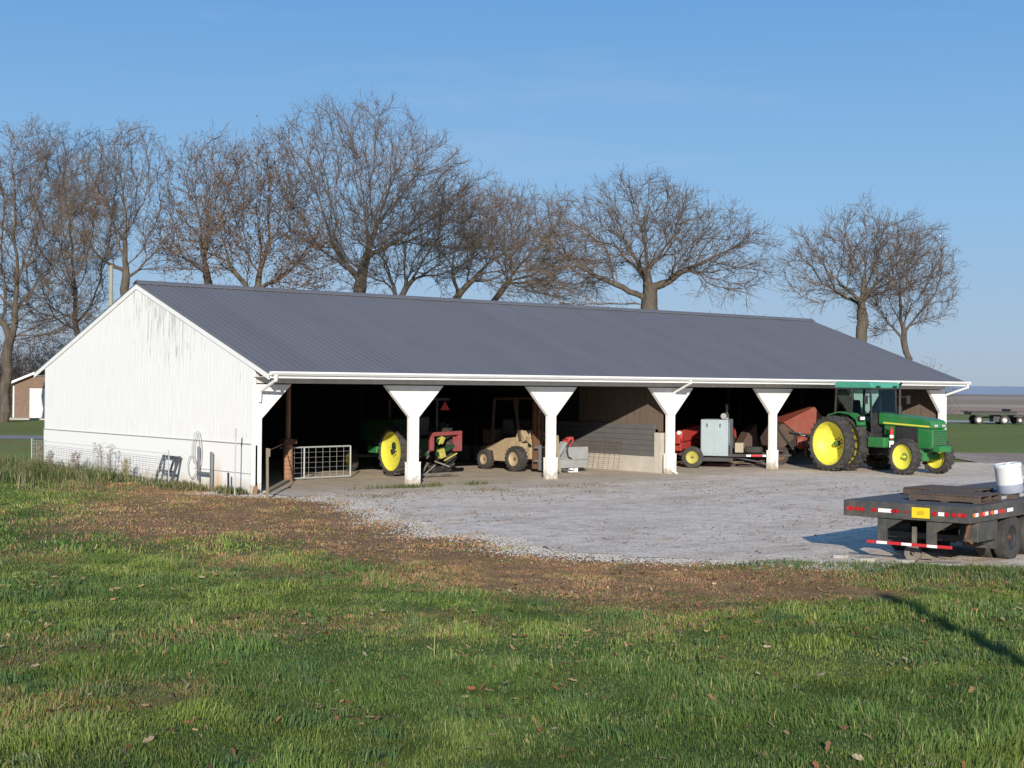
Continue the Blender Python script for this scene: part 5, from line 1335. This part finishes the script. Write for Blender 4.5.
# coarse tufts standing out of the lawn
rng = np.random.default_rng(44)
nt_f = 420; d = np.sqrt(rng.uniform(9.8**2, 24**2, nt_f)); l = rng.uniform(-1, 1, nt_f)*(d*.352+1)
tx = CAM[0]+FW[0]*d+RT[0]*l; ty = CAM[1]+FW[1]*d+RT[1]*l
kp = (brownness(tx, ty) < .4) & (tx < gravel_x(ty)-.5) & (fbm(tx, ty, .6, 3, 70) > .45); tx, ty = tx[kp], ty[kp]
cnt = rng.integers(40, 110, len(tx)); ii = np.repeat(np.arange(len(tx)), cnt); sp = rng.uniform(.05, .16, len(tx))[ii]
x = tx[ii]+rng.normal(0, 1, len(ii))*sp; y = ty[ii]+rng.normal(0, 1, len(ii))*sp
hh = rng.uniform(.06, .13, len(tx))[ii]*rng.uniform(.6, 1.25, len(ii))
c_ = np.array([(.12, .19, .05), (.10, .17, .06), (.17, .22, .08)])[rng.integers(0, 3, len(tx))][ii]*rng.uniform(.7, 1.4, len(ii))[:, None]
V, q_, t_, cc = blades(x, y, hh, .009*rng.uniform(.7, 1.3, len(ii)), c_, rng, 1.0)
tag(big_mesh('grass', V, [q_, t_], M['blade'], cc), 'coarse longer grass tufts standing out of the lawn', 'grass', kind='stuff')
# rough weeds against the gable
def weeds(n, seed, fx, fy, hh, colors, label, wid=.02, name='weeds', lean=.7):
    rng = np.random.default_rng(seed); x = fx(rng, n); y = fy(rng, n)
    cl = fbm(x, y, 1.0, 3, 50); keep = rng.random(n) < np.clip((cl-.32)*4, 0, 1); x, y, cl = x[keep], y[keep], cl[keep]; n = len(x)
    h = hh*rng.uniform(.4, 1.1, n)*(.4+1.2*np.clip(cl, 0, 1))
    c_ = np.array(colors)[rng.integers(0, len(colors), n)]*rng.uniform(.7, 1.3, n)[:, None]
    V, q, t_, cc = blades(x, y, h, wid*rng.uniform(.6, 1.4, n), c_, rng, lean)
    o = big_mesh(name, V, [q, t_], M['blade'], cc); tag(o, label, 'weeds', kind='stuff')
GRW = [(.10, .13, .045), (.07, .11, .035), (.22, .19, .09), (.30, .24, .14)]
weeds(22000, 60, lambda r, n: -2.6-r.normal(0, 1.0, n), lambda r, n: r.normal(9.8, 2.1, n), .46, GRW+[(.09, .14, .04), (.12, .17, .05)], 'tall rank weeds along the left part of the gable wall')
weeds(7000, 61, lambda r, n: -.25-np.abs(r.normal(0, .35, n)), lambda r, n: r.uniform(-.3, 13.5, n), .20, GRW, 'thin short weeds at the foot of the gable near the corner')
weeds(2500, 62, lambda r, n: r.normal(5.3, 1.0, n), lambda r, n: r.normal(-.55, .22, n), .16, GRW[:3], 'weed tufts at the foot of the leftmost white post', .015)
weeds(5000, 63, lambda r, n: r.uniform(.5, 10, n), lambda r, n: -2.6+r.normal(0, .5, n), .06, [(.20, .15, .09), (.11, .12, .05)], 'sparse dead growth where dirt meets gravel')
weeds(26000, 64, lambda r, n: r.uniform(-.5, 5.5, n), lambda r, n: np.interp(r.uniform(0, 1, n), [0, 1], [0, 1])*0-19, .1, GRW[:2], 'unused', .012) if False else None
# greener, taller fringe by the flatbed trailer
rng = np.random.default_rng(70)
n = 20000; y = rng.uniform(-25, -17.2, n); x = gravel_x(y)-np.abs(rng.normal(0, .9, n))+.1
c_ = np.array([(.11, .17, .045), (.07, .13, .035), (.24, .24, .10)])[rng.integers(0, 3, n)]*rng.uniform(.7, 1.3, n)[:, None]
keep = (y < -19.0) | (rng.random(n) < .25); x, y, c_ = x[keep], y[keep], c_[keep]; n = len(x)
V, q_, t_, cc = blades(x, y, .10*rng.uniform(.5, 1.3, n)*(.5+fbm(x, y, 1.5, 3, 3)), .012*rng.uniform(.7, 1.3, n), c_, rng, .8)
tag(big_mesh('grass', V, [q_, t_], M['blade'], cc), 'taller bright green grass fringe beside the flatbed trailer', 'grass', kind='stuff')

# plume weeds by the wall, one at a time
def weed_plant(y, x, h, label, colr=(.26, .22, .17)):
    rng = np.random.default_rng(int(y*100)+5)
    P0, P1 = [], []
    for s_ in range(5):
        b = np.array([rng.normal()*.05, rng.normal()*.06, 0]); q = b.copy(); d = np.array([rng.normal()*.12, rng.normal()*.12, 1.])
        for k in range(8):
            q2 = q+d*h/8+rng.normal(size=3)*.012; P0.append(q); P1.append(q2)
            if k > 1:
                for j in range(7): P0.append(q2); P1.append(q2+rng.normal(size=3)*np.array([.06, .06, .05]))
            q = q2
    V, Fc = tubes(np.array(P0), np.array(P1), np.full(len(P0), .007), np.full(len(P0), .005), 3)
    o = big_mesh('weed', V, Fc, mat('dry_weed_stems', colr, .9, var=.3)); o.location = (x, y, 0)
    tag(o, label, 'weed', 'tall dry weeds in front of the gable')
weed_plant(7.3, -.8, .95, 'tallest fluffy pale weed plume standing mid gable wall', (.33, .30, .24))
weed_plant(9.4, -.75, .62, 'dry weed stalk left of the tall pale plume')
weed_plant(11.9, -.75, .85, 'thin dry weed stalk near the far left end of the gable')
weed_plant(5.9, -.7, .6, 'dry weed stalk just left of the leaning slatted frame', (.30, .27, .15))
weed_plant(11.2, -.9, .6, 'short dry weed stalk beside the woven wire fence end')

# loose stones feathering the gravel edge
rng = np.random.default_rng(90)
n = 30000; y = rng.uniform(-25, 1, n); x = gravel_x(y)+(fbm(y, y*0, .6, 3, 1)-.5)*1.6-np.abs(rng.normal(0, .55, n))+.15
s_ = rng.uniform(.008, .024, n); a = rng.uniform(0, 2*PI, n)
z = ground_z(x, y)+.012
P_ = [np.stack([x+s_*np.cos(a+k*PI/2)*(1 if k % 2 else .7), y+s_*np.sin(a+k*PI/2)*(1 if k % 2 else .7), z], -1) for k in range(4)]+[np.stack([x, y, z+s_*.8], -1)]
V = np.stack(P_, 1).reshape(-1, 3); i = np.arange(n)*5
Ft = np.concatenate([np.stack([i+k, i+(k+1) % 4, i+4], -1) for k in range(4)])
cs = np.array([.66, .60, .52])*rng.uniform(.5, 1.15, n)[:, None]
m_st, nt_, p_ = newmat('limestone_chips'); at_ = N(nt_, 'ShaderNodeAttribute', _attribute_name='Col'); nt_.links.new(at_.outputs['Color'], p_.inputs['Base Color']); p_.inputs['Roughness'].default_value = .95
tag(big_mesh('gravel', V, Ft, m_st, np.repeat(cs, 5, 0)), 'loose pale stones spilling from the yard into the dead turf', 'gravel', kind='stuff')
# ------------------------------------------------------------------ fallen leaves
rng = np.random.default_rng(80)
def leaf_scatter(n, fd, name, label, size, sel):
    d = np.sqrt(rng.uniform(fd[0]**2, fd[1]**2, n)); l = rng.uniform(-1, 1, n)*(d*.352+2)
    x = CAM[0]+FW[0]*d+RT[0]*l; y = CAM[1]+FW[1]*d+RT[1]*l
    k = sel(x, y); x, y = x[k], y[k]; n = len(x)
    z = np.where(x < gravel_x(y), ground_z(x, y)+rng.uniform(.02, .06, n), .03)
    s_ = rng.uniform(.6, 1.3, n)*size
    a = rng.uniform(0, 2*PI, n); tx = rng.normal(0, .35, n); ty = rng.normal(0, .35, n)
    out = []
    for (u, v, w_) in ((-1, 0, .0), (-.35, .42, .25), (.1, .30, .05), (.45, .48, .3), (1, 0, .1), (.4, -.45, .3), (.05, -.28, .05), (-.4, -.40, .25)):
        ux = u*np.cos(a)-v*np.sin(a); uy = u*np.sin(a)+v*np.cos(a)
        out.append(np.stack([x+ux*s_, y+uy*s_, z+(w_*.6+u*tx+v*ty)*s_], -1))
    V = np.stack(out, 1).reshape(-1, 3)
    cs = np.array([(.36, .20, .09), (.24, .12, .06), (.45, .30, .15), (.30, .13, .06), (.50, .40, .24)])[rng.integers(0, 5, n)]*rng.uniform(.7, 1.2, n)[:, None]
    o = big_mesh(name, V, np.arange(n*8).reshape(-1, 8), M['leaf'], np.repeat(cs, 8, 0)); tag(o, label, 'leaves', kind='stuff')
leaf_scatter(2600, (9.8, 22), 'fallen_leaves', 'scattered brown oak leaves on the green lawn', .042, lambda x, y: (x < gravel_x(y)) & (fbm(x, y, .9, 3, 60) > .46))
leaf_scatter(9000, (14, 34), 'fallen_leaves', 'brown leaf litter over the dead turf at the gravel edge', .026, lambda x, y: (brownness(x, y) > .45) & (x < gravel_x(y)+.3) & (y < 6))
leaf_scatter(5000, (19, 44), 'fallen_leaves', 'dark leaves blown over the gravel yard', .04, lambda x, y: (x > gravel_x(y)) & (x < 36) & (y < -1.5) & (fbm(x, y, .5, 4, 66) > .52))
leaf_scatter(5000, (40, 75), 'fallen_leaves', 'yellow leaves on the far lawn left of the shed', .07, lambda x, y: (x < -.5) & (y > 6))
